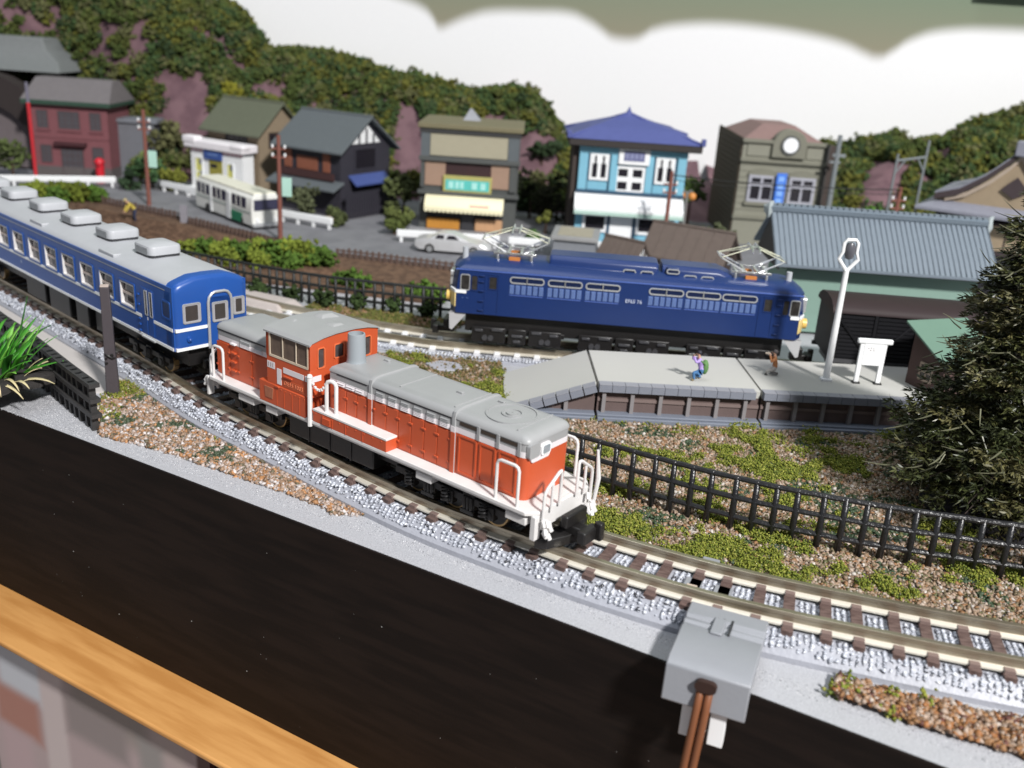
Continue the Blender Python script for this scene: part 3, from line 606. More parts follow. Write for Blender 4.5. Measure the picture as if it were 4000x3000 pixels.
for q0, q1 in ((-9.35, -6.5), (6.5, 9.35)): MB().box(36.55, 36.72, q0, q1, 15.9, 17.1).build('white_stripe', STRIPE, cab)
b = MB(); b.loft([[(u, y*(1.03 if 22 < u < 37 else 1), z+.22) for y, z in RP] + [(u, y*1.03, z-.15) for y, z in RP[::-1]] for u in (22.1, 22.3, 36.6, 36.95)])
cr = b.build('cab_roof', LGREY, cab, smooth=True, angle=25)
b = MB()
for (u0, u1, v0, v1, h) in ((24.2, 28.4, .8, 6.2, .75), (30.4, 34.6, -1.5, 3.0, .55), (23.6, 26, -5.0, -2.2, .35)):
    um, vm = (u0+u1)/2, (v0+v1)/2; b.loft([[(u0, v0, 25.2), (u1, v0, 25.2), (u1, v1, 25.2), (u0, v1, 25.2)], [(u0+1.2, v0+1.4, 25.45+h), (u1-1.2, v0+1.4, 25.45+h), (u1-1.2, v1-1.4, 25.45+h), (u0+1.2, v1-1.4, 25.45+h)]])
b.build('roof_hump', LGREY, cab, bevel=.2)
# ---- walkway deck, sills, end beams
b = MB(); b.prism([(1.6, -9.5), (93.2, -9.5), (95, -7.6), (95, 7.6), (93.2, 9.5), (1.6, 9.5), (-.2, 7.6), (-.2, -7.6)], 7.2, 7.95, 'z'); dk = b.build('walkway', WHITE, loco, bevel=.12)
b = MB(); b.box(3, 92, -8.4, 8.4, 6.2, 7.25); b.build('frame_sill', WHITE, dk, bevel=.1)
for u0, u1 in ((21.2, 25), (11.5, 17), (66.5, 70.5), (88.5, 93)): MB().box(u0, u1, -8.9, 8.9, 5.0, 6.4).build('step_box', WHITE, dk, bevel=.12)
b = MB()
for s in (-1, 1):
    sb = MB(); sb.box(37.6, 59.0, min(s*6.4, s*9.5), max(s*6.4, s*9.5), 7.9, 10.35); o = sb.build('side_tank', ORANGE, loco, bevel=.1)
    MB().box(37.55, 59.1, min(s*6.45, s*9.58), max(s*6.45, s*9.58), 10.3, 10.75).build('tank_top', WHITE, o, bevel=.08)
    for u in (40.5, 43.5, 47.5, 52.5): MB().box(u-.05, u+.05, min(s*9.5, s*9.6), max(s*9.5, s*9.6), 8.0, 10.2).build('seam', ORANGE, o)
    for u in np.arange(38.5, 58, 2.4): MB().ball((u, s*9.5, 9.9), .16, 6).build('rivet', ORANGE, o)
    louver(o, 40.6, 43.2, 8.2, 10.0, s, 5, ORANGE).location = (0, s*3.02, 0)
    def rail(pts, r=.31, nm='handrail'): return MB().tube(pts, r, 8).build(nm, WHITE, loco, smooth=True)
    def bend(a, c, top, k=.9):   # inverted U between two feet
        a, c = Vector(a), Vector(c); d = (c-a).normalized(); h = Vector((0, 0, 1)); ta, tc = Vector((a.x, a.y, top)), Vector((c.x, c.y, top+ (c.z-a.z)))
        return [a, ta-h*k, ta-h*k*.3+d*k*.3, ta+d*k, tc-d*k, tc-h*k*.3-d*k*.3, tc-h*k, c]
    rail(bend((86.0, s*8.8, 7.9), (90.9, s*8.8, 7.9), 15.6)); rail(bend((2.4, s*8.8, 7.9), (6.2, s*8.8, 7.9), 15.5))
    rail(bend((40.8, s*8.6, 10.7), (43.0, s*8.0, 10.7), 17.5), .42)
    rail([(36.7, s*9.55, 6.6), (36.7, s*9.55, 17.4)], .52, 'handrail_post'); MB().ball((36.7, s*9.55, 17.4), .64, 8).build('post_cap', WHITE, loco, smooth=True)
    ch = MB()
    for i in range(8):
        t0 = i/7; p = Vector((36.9, s*9.4, 16.9)).lerp(Vector((40.7, s*8.7, 16.6)), t0); p.z -= 2.2*(1-(2*t0-1)**2)*.8; ch.ball(p, .42, 6, 0, (1.2, .8, .8))
    ch.build('chain', WHITE, loco, smooth=True)
    for e, uu in ((1, 95.6), (-1, -.9)):
        rail(bend((uu, s*7.3, 4.8), (uu, s*2.6, 8.0), 11.8), .31)
        rail([(uu, s*5.0, 7.6), (uu, s*5.0, 13.0)], .28)
        if s > 0: rail([(uu+e*.3, s*8.3, 4.6), (uu+e*.5, s*8.8, 9.5), (uu+e*.2, s*8.2, 15.2)], [.35, .5, .25])
        hs = MB(); rg = random.Random(int(s+2+e*5))
        for i in range(9):
            p = (uu+e*rg.uniform(.2, 1.0), s*rg.uniform(5.2, 8.2), rg.uniform(3.4, 7.4)); hs.tube([p, (p[0]+e*.5, p[1]+rg.uniform(-.6, .6), p[2]-1.1)], .42, 6)
        hs.build('brake_hose', WHITE, loco, smooth=True)
for e, u in ((1, 94.2), (-1, -1.0)): MB().box(u, u+.9, -7.4, 7.4, 4.4, 8.0).build('end_beam', WHITE, dk, bevel=.15); [MB().box(u-.3 if e > 0 else u+.1, u+.8, q, q+1.6, 2.6, 7.2).build('corner_step', WHITE, dk, bevel=.12) for q in (-8.6, 7.0)]
# ---- underframe, bogies, wheels, couplers
part('fuel_tank', BLACK, loco, (27.5, 53.5, -7.6, 7.6, 1.6, 6.4), bevel=.3)
for u in (34, 40.5, 47): part('tank_strap', BLACK, loco, (u-.2, u+.2, -7.75, 7.75, 1.5, 6.4))
part('underframe', BLACK, loco, (4, 91, -6, 6, 3.8, 6.3))
BRASS = mat('brass_rim', (.45, .30, .14), .35, metal=.7)
def bogie(par, us, r, m=BLACK, y=7.2, x0=None, x1=None):
    x0 = us[0]-4 if x0 is None else x0; x1 = us[-1]+4 if x1 is None else x1
    t = MB()
    for s in (-1, 1):
        lo, hi = min(s*(y-1.0), s*y), max(s*(y-1.0), s*y); t.box(x0, x1, lo, hi, 3.4, 4.8)
        for u in us:
            t.box(u-1.3, u+1.3, min(s*(y-1.2), s*(y+.35)), max(s*(y-1.2), s*(y+.35)), 2.0, 4.6); t.cyl((u, s*(y-.4) if s > 0 else s*(y-.4)-.9, 3.0), .95, .9, 10, 0, None, 'y')
        for a, c in zip(us[:-1], us[1:]):
            k = (a+c)/2; t.box(k-1.4, k+1.4, lo, hi, 2.2, 5.4)
            for q in (-.55, .0, .55): t.cyl((k+q*1.5, s*(y+.05), 2.2), .42, 2.6, 8)
            t.box(k-1.6, k+1.6, min(s*y, s*(y+.5)), max(s*y, s*(y+.5)), 1.4, 2.2)
    bg = t.build('bogie', m, par, bevel=.1)
    for u in us:
        for s in (-1, 1):
            w = MB().cyl((u, s*4.6-.6, r), r, 1.2, 24, 0, None, 'y').build('wheel', BLACK, bg, smooth=True)
            frame_ring([(u+r*math.cos(R(a)), r+r*math.sin(R(a))) for a in range(0, 360, 12)], [(u+(r-.35)*math.cos(R(a)), r+(r-.35)*math.sin(R(a))) for a in range(0, 360, 12)], s*4.6-.66, s*4.6+.66, 'y').build('rim', BRASS, w)
    return bg
bogie(loco, [63.5, 73.5, 83.5], 3.15); bogie(loco, [9.5, 20.5], 3.15)
for u in (64, 82.6, 73.3):
    b = MB(); b.tube([(u+.75*math.cos(a), -7.9+.6*math.sin(a), 2.2+a*.115) for a in np.arange(0, 25, .5)], .22, 5); b.build('coil_spring', BLACK, loco, smooth=True)
def coupler(par, u, e, z=3.0):
    b = MB(); b.box(min(u, u+e*5), max(u, u+e*5), -1.3, 1.3, z-1.0, z+.9)
    b.box(min(u+e*4.6, u+e*6.4), max(u+e*4.6, u+e*6.4), -2.4, 2.4, z-1.4, z+1.1); b.box(min(u+e*5.8, u+e*7.4), max(u+e*5.8, u+e*7.4), 1.2, 2.6, z-1.5, z+2.0)
    b.box(min(u+e*1.5, u+e*3), max(u+e*1.5, u+e*3), -3.2, 3.2, z+1, z+3.4)
    return b.build('coupler', BLACK, par, bevel=.3)
coupler(loco, 95, 1); coupler(loco, -1, -1)
b = MB(); b.prism([(94.2, -7.4), (96.3, -6.2), (98.6, 0), (96.3, 6.2), (94.2, 7.4)], .5, 2.4, 'z'); b.build('snow_plough', BLACK, loco, bevel=.2)
# ================================================================ BLUE COACH
def bodyshell(u0, u1, w, z0, z1, ztop, r, tumble=0):
    """cross-section with rounded roof shoulders, swept along the body; returns profile list (y,z)"""
    return [(-w+.25, z0), (-w, z0+.6), (-w, z1-.4)] + [(-w+(w-.0)*0+r*(1-math.cos(R(a))), z1-.4+(ztop-z1)*.75*math.sin(R(a))) for a in (25, 50, 75)] + [(-w*.45, ztop-.12), (0, ztop), (w*.45, ztop-.12)] + [(w-r*(1-math.cos(R(a))), z1-.4+(ztop-z1)*.75*math.sin(R(a))) for a in (75, 50, 25)] + [(w, z1-.4), (w, z0+.6), (w-.25, z0)]
k9 = .98
coach = thing('passenger_coach', 'blue passenger coach with white stripes and grey roof behind the orange locomotive', 'coach', (-73.5, 219.6, 0), -42.37)
CZ = lambda z: 85.3-(85.3-z)*k9
CW = 9.75; CL = -148
z0, z1 = CZ(7.9), CZ(23.4); ztop = CZ(26.0)
# side walls stand as strips and piers round real window holes; core keeps light from passing through
wins = [-19.3-11.55*i for i in range(11)]; ww = 7.9; wz0, wz1 = CZ(13.9), CZ(20.1)
cb = MB()
cb.box(CL, -.6, -CW, CW, z0, z0+.5)
for s in (-1, 1):
    y0, y1 = min(s*(CW-.9), s*CW), max(s*(CW-.9), s*CW)
    cb.box(CL, -.6, y0, y1, z0+.5, wz0); cb.box(CL, -.6, y0, y1, wz1, z1+.3)
    edges = sorted([(u-ww+.2, u-.2) for u in wins]); cur = CL
    for a, c in edges: cb.box(cur, a, y0, y1, wz0, wz1); cur = c
    cb.box(cur, -.6, y0, y1, wz0, wz1)
cbody = cb.build('body', BLUE1, coach)
part('interior_floor', INSIDE, coach, (CL+1, -3, -CW+1, CW-1, z0+.6, z0+2.4)); part('seat_row', mat('dark_seat', (.05, .045, .045), .8), coach, (CL+2, -18, -CW+1.6, -CW+4.6, z0+2.4, wz0+3.4), (CL+2, -18, CW-4.6, CW-1.6, z0+2.4, wz0+3.4))
part('partition', INSIDE, coach, (-18.6, -18.2, -CW+1, CW-1, z0+2, z1))
for s in (-1, 1):
    for u in wins:
        a, c = u-ww, u; f = s*CW
        w = MB(); frame_ring(rrect(a, c, wz0-.15, wz1+.15, .35), rrect(a+.45, c-.45, wz0+.3, wz1-.3, .25), min(f-s*1.0, f+s*.13), max(f-s*1.0, f+s*.13), 'y', 0, w)
        fr = w.build('window_frame', [mat('pale_window_frame', (.66, .64, .64), .4)], coach)
        frame_ring(rrect(a-.35, c+.35, wz0-.5, wz1+.5, .4), rrect(a+.08, c-.08, wz0-.08, wz1+.08, .3), min(f, f+s*.2), max(f, f+s*.2), 'y').build('outer_trim', BLUE1, fr)
        MB().box(a+.4, c-.4, min(f-s*.75, f-s*.35), max(f-s*.75, f-s*.35), (wz0+wz1)/2-.2, (wz0+wz1)/2+.4).build('sash_bar', mat('beige_sash', (.55, .46, .42), .5), fr)
        MB().box(a+.4, c-.4, min(f-s*.8, f-s*.72), max(f-s*.8, f-s*.72), wz0+.25, wz1-.25).build('pane', mat('coach_glass', (.07, .06, .065), .06, var=.7, scale=.25), fr)
    f = s*CW; lo = lambda d: (min(f, f+s*d), max(f, f+s*d))
    MB().box(CL, -.9, *lo(.09), CZ(12.75), CZ(13.55)).build('white_stripe', SIGNWHITE, cbody); MB().box(CL, -.9, *lo(.12), z0+.02, z0+.75).build('white_stripe', SIGNWHITE, cbody)
    d = MB().box(-16.2, -9.6, *lo(.05), z0+.8, CZ(21.0)).build('door', BLUE1, coach, bevel=.05)
    for q in (-15.9, -12.7): MB().box(q, q+2.6, *lo(.13), z0+1.0, CZ(20.8)).build('door_leaf', BLUE1, d, bevel=.06)
    for q in (-14.2, -11.7):
        wf = frame_ring(rrect(q, q+1.5, CZ(13.9), CZ(20.4), .3), rrect(q+.3, q+1.2, CZ(14.2), CZ(20.1), .2), *lo(.22), 'y').build('door_window', SILVER, d)
        MB().box(q+.25, q+1.25, *lo(.15), CZ(14.1), CZ(20.2)).build('pane', GLASS, wf)
    for z in (9.2, 10.8, 12.3, 16, 18.6): MB().box(-17.6, -16.8, *lo(.35), CZ(z)-.2, CZ(z)+.2).build('hinge', BLUE1, d, bevel=.05)
    part('door_sill', SILVER, d, (-16.2, -9.6, min(f-s*.1, f+s*.5), max(f-s*.1, f+s*.5), z0-.1, z0+.25))
    # side window of the end compartment
    wf = frame_ring(rrect(-5.9, -1.5, CZ(15.4), CZ(20.1), .8), rrect(-5.4, -2.0, CZ(15.9), CZ(19.6), .6), *lo(.12), 'y').build('window_frame', BLUE1, coach)
    MB().box(-5.5, -1.9, *lo(.05), CZ(15.8), CZ(19.7)).build('pane', mat('dark_blue_recess', (.01, .025, .11), .3), wf)
    if s < 0: text('car_number', '12', .9, mat('pale_print', (.45, .5, .6), .6), coach, (-92, -CW-.1, CZ(11.2)), SIDE, .02)
# front end
fr_out = [(y, z) for y, z in bodyshell(0, 0, CW, z0, z1-.5, ztop, 2.6)]
def cap(ins, u): cy, cz = 0, (z0+z1)/2; return [(u, y*(1-ins/CW), cz+(z-cz)*(1-ins/(ztop-cz))) for y, z in fr_out]
b = MB(); b.loft([cap(0, -4.2), cap(0, -1.6), cap(.18, -.8), cap(.55, -.3), cap(1.1, 0)]); ce = b.build('end_wall', BLUE1, coach, smooth=True, angle=50)
b = MB(); b.loft([cap(0, CL), cap(0, CL+3)]); b.build('end_wall', BLUE1, coach)
rf = [(y*1.0, z) for y, z in fr_out if z > z1-1.2]; b = MB()
b.loft([[(u, y*1.005, z+.04) for y, z in rf] + [(u, y*.97, z-.5) for y, z in rf[::-1]] for u in (CL, -3.9)]); croof = b.build('roof', COACHROOF, coach, smooth=True, angle=50)
def ewin(y0, y1, za, zb, nm='end_window', par=coach):
    w = frame_ring(rrect(y0, y1, za, zb, .5), rrect(y0+.3, y1-.3, za+.3, zb-.3, .4), -.15, .22, 'x').build(nm, SILVER, par, smooth=True)
    frame_ring(rrect(y0+.25, y1-.25, za+.25, zb-.25, .4), rrect(y0+.75, y1-.75, za+.55, zb-.6, .3), -.5, .12, 'x').build('reveal', mat('grey_reveal', (.34, .33, .35), .4), w)
    MB().box(-.3, .02, y0+.5, y1-.5, za+.4, zb-.4).build('pane', GLASS, w); return w
ewin(-7.6, -2.9, CZ(14.6), CZ(19.6)); ewin(5.7, 8.9, CZ(14.9), CZ(19.5))
b = MB(); b.box(-.2, .35, -.9, 4.9, z0+.3, CZ(20.4)); b.prism(rrect(-.9, 4.9, CZ(16), CZ(21.3), 1.6), -.2, .35); dr = b.build('end_door', BLUE1, coach, bevel=.08)
arch = [(-1.1, CZ(7.5)), (-1.1, CZ(19.2))] + [(-1.1+2.2*(1-math.cos(R(a)))*.9, CZ(19.2)+2.4*math.sin(R(a))) for a in (30, 60, 85)] + [(5.1-2.2*(1-math.cos(R(a)))*.9, CZ(19.2)+2.4*math.sin(R(a))) for a in (85, 60, 30)] + [(5.1, CZ(19.2)), (5.1, CZ(7.5))]
MB().tube([(.5, y, z) for y, z in arch], .36, 8).build('gangway_frame', SILVER, dr, smooth=True)
ewin(-.2, 4.1, CZ(14.0), CZ(19.1), 'door_window', dr).location = (.4, 0, 0)
for y0, y1 in ((-9.5, -1.2), (5.3, 9.5)):
    MB().box(-.7, .13, y0, y1, CZ(12.75), CZ(13.55)).build('white_stripe', SIGNWHITE, ce); MB().box(-.9, .16, y0, y1, z0+.02, z0+.75).build('white_stripe', SIGNWHITE, ce)
for y in (-6.2, 8.0):
    tl = MB().cyl((-.1, y, CZ(10.6)), .75, .6, 14, 0, .65, 'x').build('tail_light', BLUE1, ce, smooth=True); MB().ball((.5, y, CZ(10.6)), .42, 8).build('lens', BLUE1, tl, smooth=True)
# roof air units
def roofunit(u, v, L, Wd, h, zb):
    b = MB(); r = rrect(u-L/2, u+L/2, v-Wd/2, v+Wd/2, 1.5, 3); c = (u, v)
    rg = lambda k, z: [(c[0]+(p[0]-c[0])*k, c[1]+(p[1]-c[1])*k, z) for p in r]
    b.loft([rg(1, zb+.85), rg(1, zb+h-.5), rg(.96, zb+h-.15), rg(.75, zb+h+.25), rg(.3, zb+h+.5)])
    o = b.build('roof_air_unit', COACHROOF, croof, smooth=True, angle=35)
    b = MB(); b.loft([rg(.96, zb-.6), rg(.96, zb+.9)]); b.build('base_gap', DKGREY, o)
    b = MB()
    for i in range(7): z = zb+.8+i*(h-1.2)/7; b.box(u-L/2+1.6, u+L/2-1.6, v-Wd/2-.08, v-Wd/2+.05, z, z+.12)
    b.build('grille', mat('grille_grey', (.38, .39, .40), .5), o); return o
for i in range(6): roofunit(-25.5-22.4*i, 0, 9.4, 8.6, 3.1, ztop-.2)
for u in (-36.5, -81, -126): part('roof_vent', COACHROOF, croof, (u-4.3, u+4.3, -8.6, -6.4, ztop-1.9, ztop-.62), bevel=.25)
part('underframe', BLACK, coach, (CL+2, -2, -5.5, 5.5, 4.6, z0))
for a, c, y in ((-60, -52, 8), (-78, -64, 8), (-96, -82, 7.6), (-50, -44, 7)): part('equipment_box', BLACK, coach, (a, c, -y, y, 1.9, z0), bevel=.3)
bogie(coach, [-26.5, -13.0], 3.0, BLACK, 7.0); bogie(coach, [-137, -123.5], 3.0, BLACK, 7.0); coupler(coach, -1.5, 1, 3.2)
# ================================================================ DARK BLUE ELECTRIC ENGINE
eng = thing('electric_locomotive', 'dark blue electric locomotive with two pantographs passing the platform', 'locomotive', (-18.8, 277.5, 0), -2.93)
ke = .985; EZ = lambda z: 85.3-(85.3-z)*ke; EX = lambda u: u*ke
EW = 9.3; eb0, eb1, ebt = EZ(6.7), EZ(20.0), EZ(23.0); EL = 101.2
# body plan: side walls straight, ends folded back to a flat nose
def eplan(d=0, e=0): return [(1.2-e, -EW-d), (EL-1.2+e, -EW-d), (EL+.5+e, -6.4-d), (EL+.9+e, 0), (EL+.5+e, 6.4+d), (EL-1.2+e, EW+d), (1.2-e, EW+d), (-.5-e, 6.4+d), (-.9-e, 0), (-.5-e, -6.4-d)]
b = MB(); b.loft([[(x, y, eb0) for x, y in eplan()], [(x, y, EZ(13)) for x, y in eplan()], [(x if 3 < x < EL-3 else x+(.9 if x < 50 else -.9), y, eb1) for x, y in eplan()]])
ebd = b.build('body', BLUE2, eng, bevel=.15)
b = MB()
rp = lambda k, z, e: [(x+(e if x < 50 else -e), y*k, z) for x, y in eplan()]
b.loft([rp(1.012, eb1-.02, .75), rp(1.015, eb1+.35, .7), rp(.97, eb1+.75, 1.2), rp(.86, eb1+1.6, 2.6), rp(.62, ebt-.25, 4.6), rp(.3, ebt, 6.5)]); er = b.build('roof', BLUE2, eng, smooth=True, angle=28)
MB().box(.9, EL-.9, -EW-.16, -EW+.1, eb1-.15, eb1+.3).box(.9, EL-.9, EW-.1, EW+.16, eb1-.15, eb1+.22).build('rain_gutter', mat('engine_blue_light', (.075, .13, .40), .28), ebd, bevel=.06)
# raised roof hoods
b = MB(); rr = lambda u, k, z0_: [(u, y*k, z) for y, z in ((-5.6, z0_-1.2), (-5.2, z0_+1.4), (-4.0, z0_+2.6), (4.0, z0_+2.6), (5.2, z0_+1.4), (5.6, z0_-1.2))]
b.loft([rr(EX(28), .98, ebt-.6), rr(EX(29), 1, ebt-.4), rr(EX(59.0), 1, ebt-.4), rr(EX(59.9), .98, ebt-.7)]); h1 = b.build('roof_hood', BLUE2, er, bevel=.2)
b = MB(); b.loft([rr(EX(61.0), .97, ebt-.7), rr(EX(61.8), 1, ebt-.7), rr(EX(77.5), 1, ebt-.8), rr(EX(81.5), .9, ebt-2.2)]); h2 = b.build('roof_hood', BLUE2, er, bevel=.2)
part('roof_box', BLUE2, h2, (EX(62.3), EX(66), -6.3, -4.6, ebt-.6, ebt+1.6), bevel=.15)
part('roof_ledge', BLUE2, h1, (EX(30), EX(49.5), -6.6, -5.0, ebt-1.3, ebt-.4), bevel=.2)
for u, par, y, z in ((51.5, h1, -6.45, 22.5), (56.6, h1, -6.45, 22.4), (64.1, h2, -6.45, 23.6), (69.2, h2, -6.45, 22.2), (74.2, h2, -6.45, 22.2)):
    w = frame_ring(rrect(EX(u)-1.9, EX(u)+1.9, EZ(z)-.75, EZ(z)+.75, .7), rrect(EX(u)-1.55, EX(u)+1.55, EZ(z)-.42, EZ(z)+.42, .4), y-.15, y+.2, 'y').build('roof_window', SILVER, par, smooth=True)
    MB().box(EX(u)-1.6, EX(u)+1.6, y-.02, y+.3, EZ(z)-.5, EZ(z)+.5).build('pane', mat('engine_glass', (.012, .02, .06), .1), w)
for s in (-1, 1):
    f = s*EW; lo = lambda d: (min(f, f+s*d), max(f, f+s*d))
    for u in (16.9, 28.05, 39.1, 57.5, 68.2, 78.7):
        a, c = EX(u), EX(u+10.2)
        w = frame_ring(rrect(a, c, EZ(16.95), EZ(19.05), .95), rrect(a+.35, c-.35, EZ(17.35), EZ(18.7), .65), *lo(.2), 'y').build('louver_window', SILVER, ebd, smooth=True)
        MB().box((a+c)/2-.16, (a+c)/2+.16, *lo(.22), EZ(17.0), EZ(19.2)).build('window_bar', BRIGHT, w)
        MB().box(a+.4, c-.4, *lo(.04), EZ(17.2), EZ(18.8)).build('pane', MATS['engine_glass'], w)
        for i in range(6):
            g = a+.15+i*1.7; gb = MB()
            for q in range(8): zz = EZ(13.9)+q*.31; gb.box(g, g+1.15, *lo(.16), zz, zz+.19)
            gb.box(g-.06, g+1.2, *lo(.05), EZ(13.8), EZ(16.5)); gb.build('vent_grille', mat('pale_blue_grille', (.13, .20, .42) if u < 38 or u > 78 else (.09, .15, .35), .4), ebd)
        MB().box(a, c-.3, *lo(.2), EZ(13.3), EZ(13.55)).build('vent_sill', mat('engine_blue_light', (0, 0, 0)), ebd)
    for u0, u1 in ((9.6, 13.9), (89.6, 93.9)):
        d = frame_ring(rrect(EX(u0), EX(u1), eb0+.2, EZ(19.2), .2), rrect(EX(u0)+.35, EX(u1)-.35, eb0+.6, EZ(18.9), .2), *lo(.15), 'y').build('cab_door', BLUE2, ebd)
        wf = frame_ring(rrect(EX(u0)+1.1, EX(u1)-.5, EZ(14.5), EZ(18.7), .3), rrect(EX(u0)+1.35, EX(u1)-.75, EZ(14.8), EZ(18.4), .2), *lo(.18), 'y').build('door_window', BLUE2, d)
        MB().box(EX(u0)+1.2, EX(u1)-.6, *lo(.06), EZ(14.6), EZ(18.6)).build('pane', mat('cab_dark_glass', (.035, .032, .03), .1, var=.8, scale=.7), wf)
    for u in (8.7, 95.3):
        for z in (8.2, 11, 14, 16.8, 18.6): MB().box(EX(u)-.75, EX(u)+.75, *lo(.55), EZ(z)-.15, EZ(z)+.15).build('ladder_step', BLUE2, ebd, bevel=.06)
    for u0, u1, fm in ((2.4, 5.3, SILVER), (5.5, 7.7, BLUE2), (98.4, 101.3, SILVER), (96.2, 98.3, BLUE2)):
        w = frame_ring(rrect(EX(u0), EX(u1), EZ(13.8), EZ(18.7), .6), rrect(EX(u0)+.25, EX(u1)-.25, EZ(14.1), EZ(18.4), .45), *lo(.18), 'y').build('cab_window', fm, ebd, smooth=True)
        MB().box(EX(u0)+.15, EX(u1)-.15, *lo(.05), EZ(14), EZ(18.5)).build('pane', MATS['cab_dark_glass'], w)
    for u0, u1 in ((-.6, 4.3), (99.0, 103.3)): MB().box(EX(max(1.1, u0)), EX(min(101.5, u1)), *lo(.2), EZ(12.9), EZ(13.9)).build('white_stripe', SIGNWHITE, ebd)
text('number', 'EF65 76', 1.5, mat('pale_number', (.50, .55, .70), .4), ebd, (EX(53.4), -EW-.06, EZ(14.45)), SIDE, .08)
for u in (3.2, 4.6): text('depot_mark', '=', .9, mat('pale_blue_mark', (.12, .19, .40), .5), ebd, (u, -EW-.03, EZ(11.5)), SIDE, .03)
for e in (-1, 1):
    X = (EL/2)+e*(EL/2)
    def fx(d, y=0): return X+e*(d+.9-abs(y)*.06)
    for y0, y1 in ((-6.2, -1.0), (1.0, 6.2)):
        w = MB(); frame_ring(rrect(y0, y1, EZ(14.4), EZ(18.8), .6), rrect(y0+.3, y1-.3, EZ(14.7), EZ(18.5), .45), min(fx(-1.0), fx(.05)), max(fx(-1.0), fx(.05)), 'x', 0, w); w = w.build('front_window', SILVER, ebd, smooth=True)
        MB().box(min(fx(-1.0), fx(-.1)), max(fx(-1.0), fx(-.1)), y0+.2, y1-.2, EZ(14.6), EZ(18.6)).build('pane', MATS['cab_dark_glass'], w)
    pl = [(X-e*.9, -9.45), (X+e*.62, -6.6), (X+e*1.12, 0), (X+e*.62, 6.6), (X-e*.9, 9.45), (X-e*1.2, 9.3), (X-e*1.2, -9.3)]
    if e < 0: pl = pl[::-1]
    b = MB(); b.prism(pl, EZ(8.6), EZ(12.9), 'z'); b.build('cream_front', CREAM, ebd, bevel=.15)
    b = MB(); b.prism([(x+e*.12 if abs(y) < 9.35 else x, y*1.005) for x, y in pl], EZ(12.9), EZ(13.9), 'z'); b.build('front_band', SIGNWHITE, ebd, bevel=.1)
    for y in (-5.2, 5.2):
        h = MB().cyl((X+e*.7 if e > 0 else X-1.9, y, EZ(11.0)), 1.5, 1.2, 16, 0, None, 'x').build('headlight', mat('gold_housing', (.72, .48, .13), .35), ebd, smooth=True); MB().ball((X+e*1.9, y, EZ(11.0)), .8, 8).build('lens', mat('lens_glass', (0, 0, 0)), h, smooth=True)
    b = MB(); b.prism([(X-e*1, EZ(6.6)), (X+e*.6, EZ(6.6)), (X+e*.4, EZ(1.6)), (X-e*.4, EZ(1.3)), (X-e*3.8, EZ(5.6)), (X-e*4.4, EZ(6.6))], -8.8, -8.2, 'y'); b.prism([(X-e*1, EZ(6.6)), (X+e*.6, EZ(6.6)), (X+e*.4, EZ(1.6)), (X-e*.4, EZ(1.3)), (X-e*3.8, EZ(5.6)), (X-e*4.4, EZ(6.6))], 8.2, 8.8, 'y')
    b.box(min(X-e*.4, X+e*.5), max(X-e*.4, X+e*.5), -8.6, 8.6, EZ(3.4), EZ(6.6)); b.build('skirt', mat('pale_skirt', (.45, .45, .46), .5), eng)
    coupler(eng, X, e, .4)
# pantographs
def pantograph(u0, u1, lean):
    um = (u0+u1)/2; zb = ebt-.3; b = MB()
    for u in (u0, u1):
        for y in (-4.5, 4.5): b.tube([(u, y, zb-.4), (u, y, zb+1.6)], [.55, .35], 8)
    for y in (-4.5, 4.5): b.box(u0-1.3, u1+1.3, y-.3, y+.3, zb+1.6, zb+2.2)
    for u in (u0, um-1.8, um+1.8, u1): b.box(u-.35, u+.35, -4.8, 4.8, zb+1.7, zb+2.3)
    pg = b.build('pantograph', BRIGHT, er, bevel=.06)
    fz, el = zb+2.2, zb+5.6; tu, tz = um+lean, zb+8.6
    for s, (a, c) in ((-1, (u0+2.2, u0-4.6)), (1, (u1-2.2, u1+4.6))):
        lo_ = MB(); up = MB()
        for y, y2 in ((-4.0, -3.6), (4.0, 3.6)):
            lo_.tube([(a, y, fz), (c, y2*1.1, el)], [.34, .24], 6); up.tube([(c, y2*1.1, el), (tu+s*1.0, y*.55, tz)], .15, 6)
        lo_.tube([(c, -4.3, el), (c, 4.3, el)], .3, 6); up.tube([(c, 3.4, el), (tu+s*1.0, -1.8, tz)], .12, 6)
        lo_.build('lower_arm', BRIGHT, pg, smooth=True); up.build('upper_arm', mat('pale_yellow_metal', (.72, .72, .55), .35, metal=.3), pg, smooth=True)
    h = MB()
    for q in (-1.0, 1.0):
        h.tube([(tu+q, -5.6, tz-.7), (tu+q, -4.2, tz+.3), (tu+q, 4.2, tz+.3), (tu+q, 5.6, tz-.7)], .26, 6)
    h.box(tu-1.2, tu+1.2, -1.2, 1.2, tz-.5, tz+.1); h.build('collector_head', BRIGHT, pg, smooth=True)
    part('insulator', mat('copper_orange', (.55, .20, .05), .45), pg, (um-1.6, um+1.6, -5.2, -3.8, zb-.3, zb+1.0), (um-1.6, um+1.6, 3.8, 5.2, zb-.3, zb+1.0))
    return pg
pantograph(EX(12.6), EX(22.6), 0); pantograph(EX(82.4), EX(91.4), .4)
for u in (2.8, 98.2): MB().cyl((EX(u), -2.5, ebt-1.6), .95, 3.9, 14, 0, .85).build('roof_horn', mat('pale_grey_metal', (.45, .47, .50), .4), er, smooth=True)
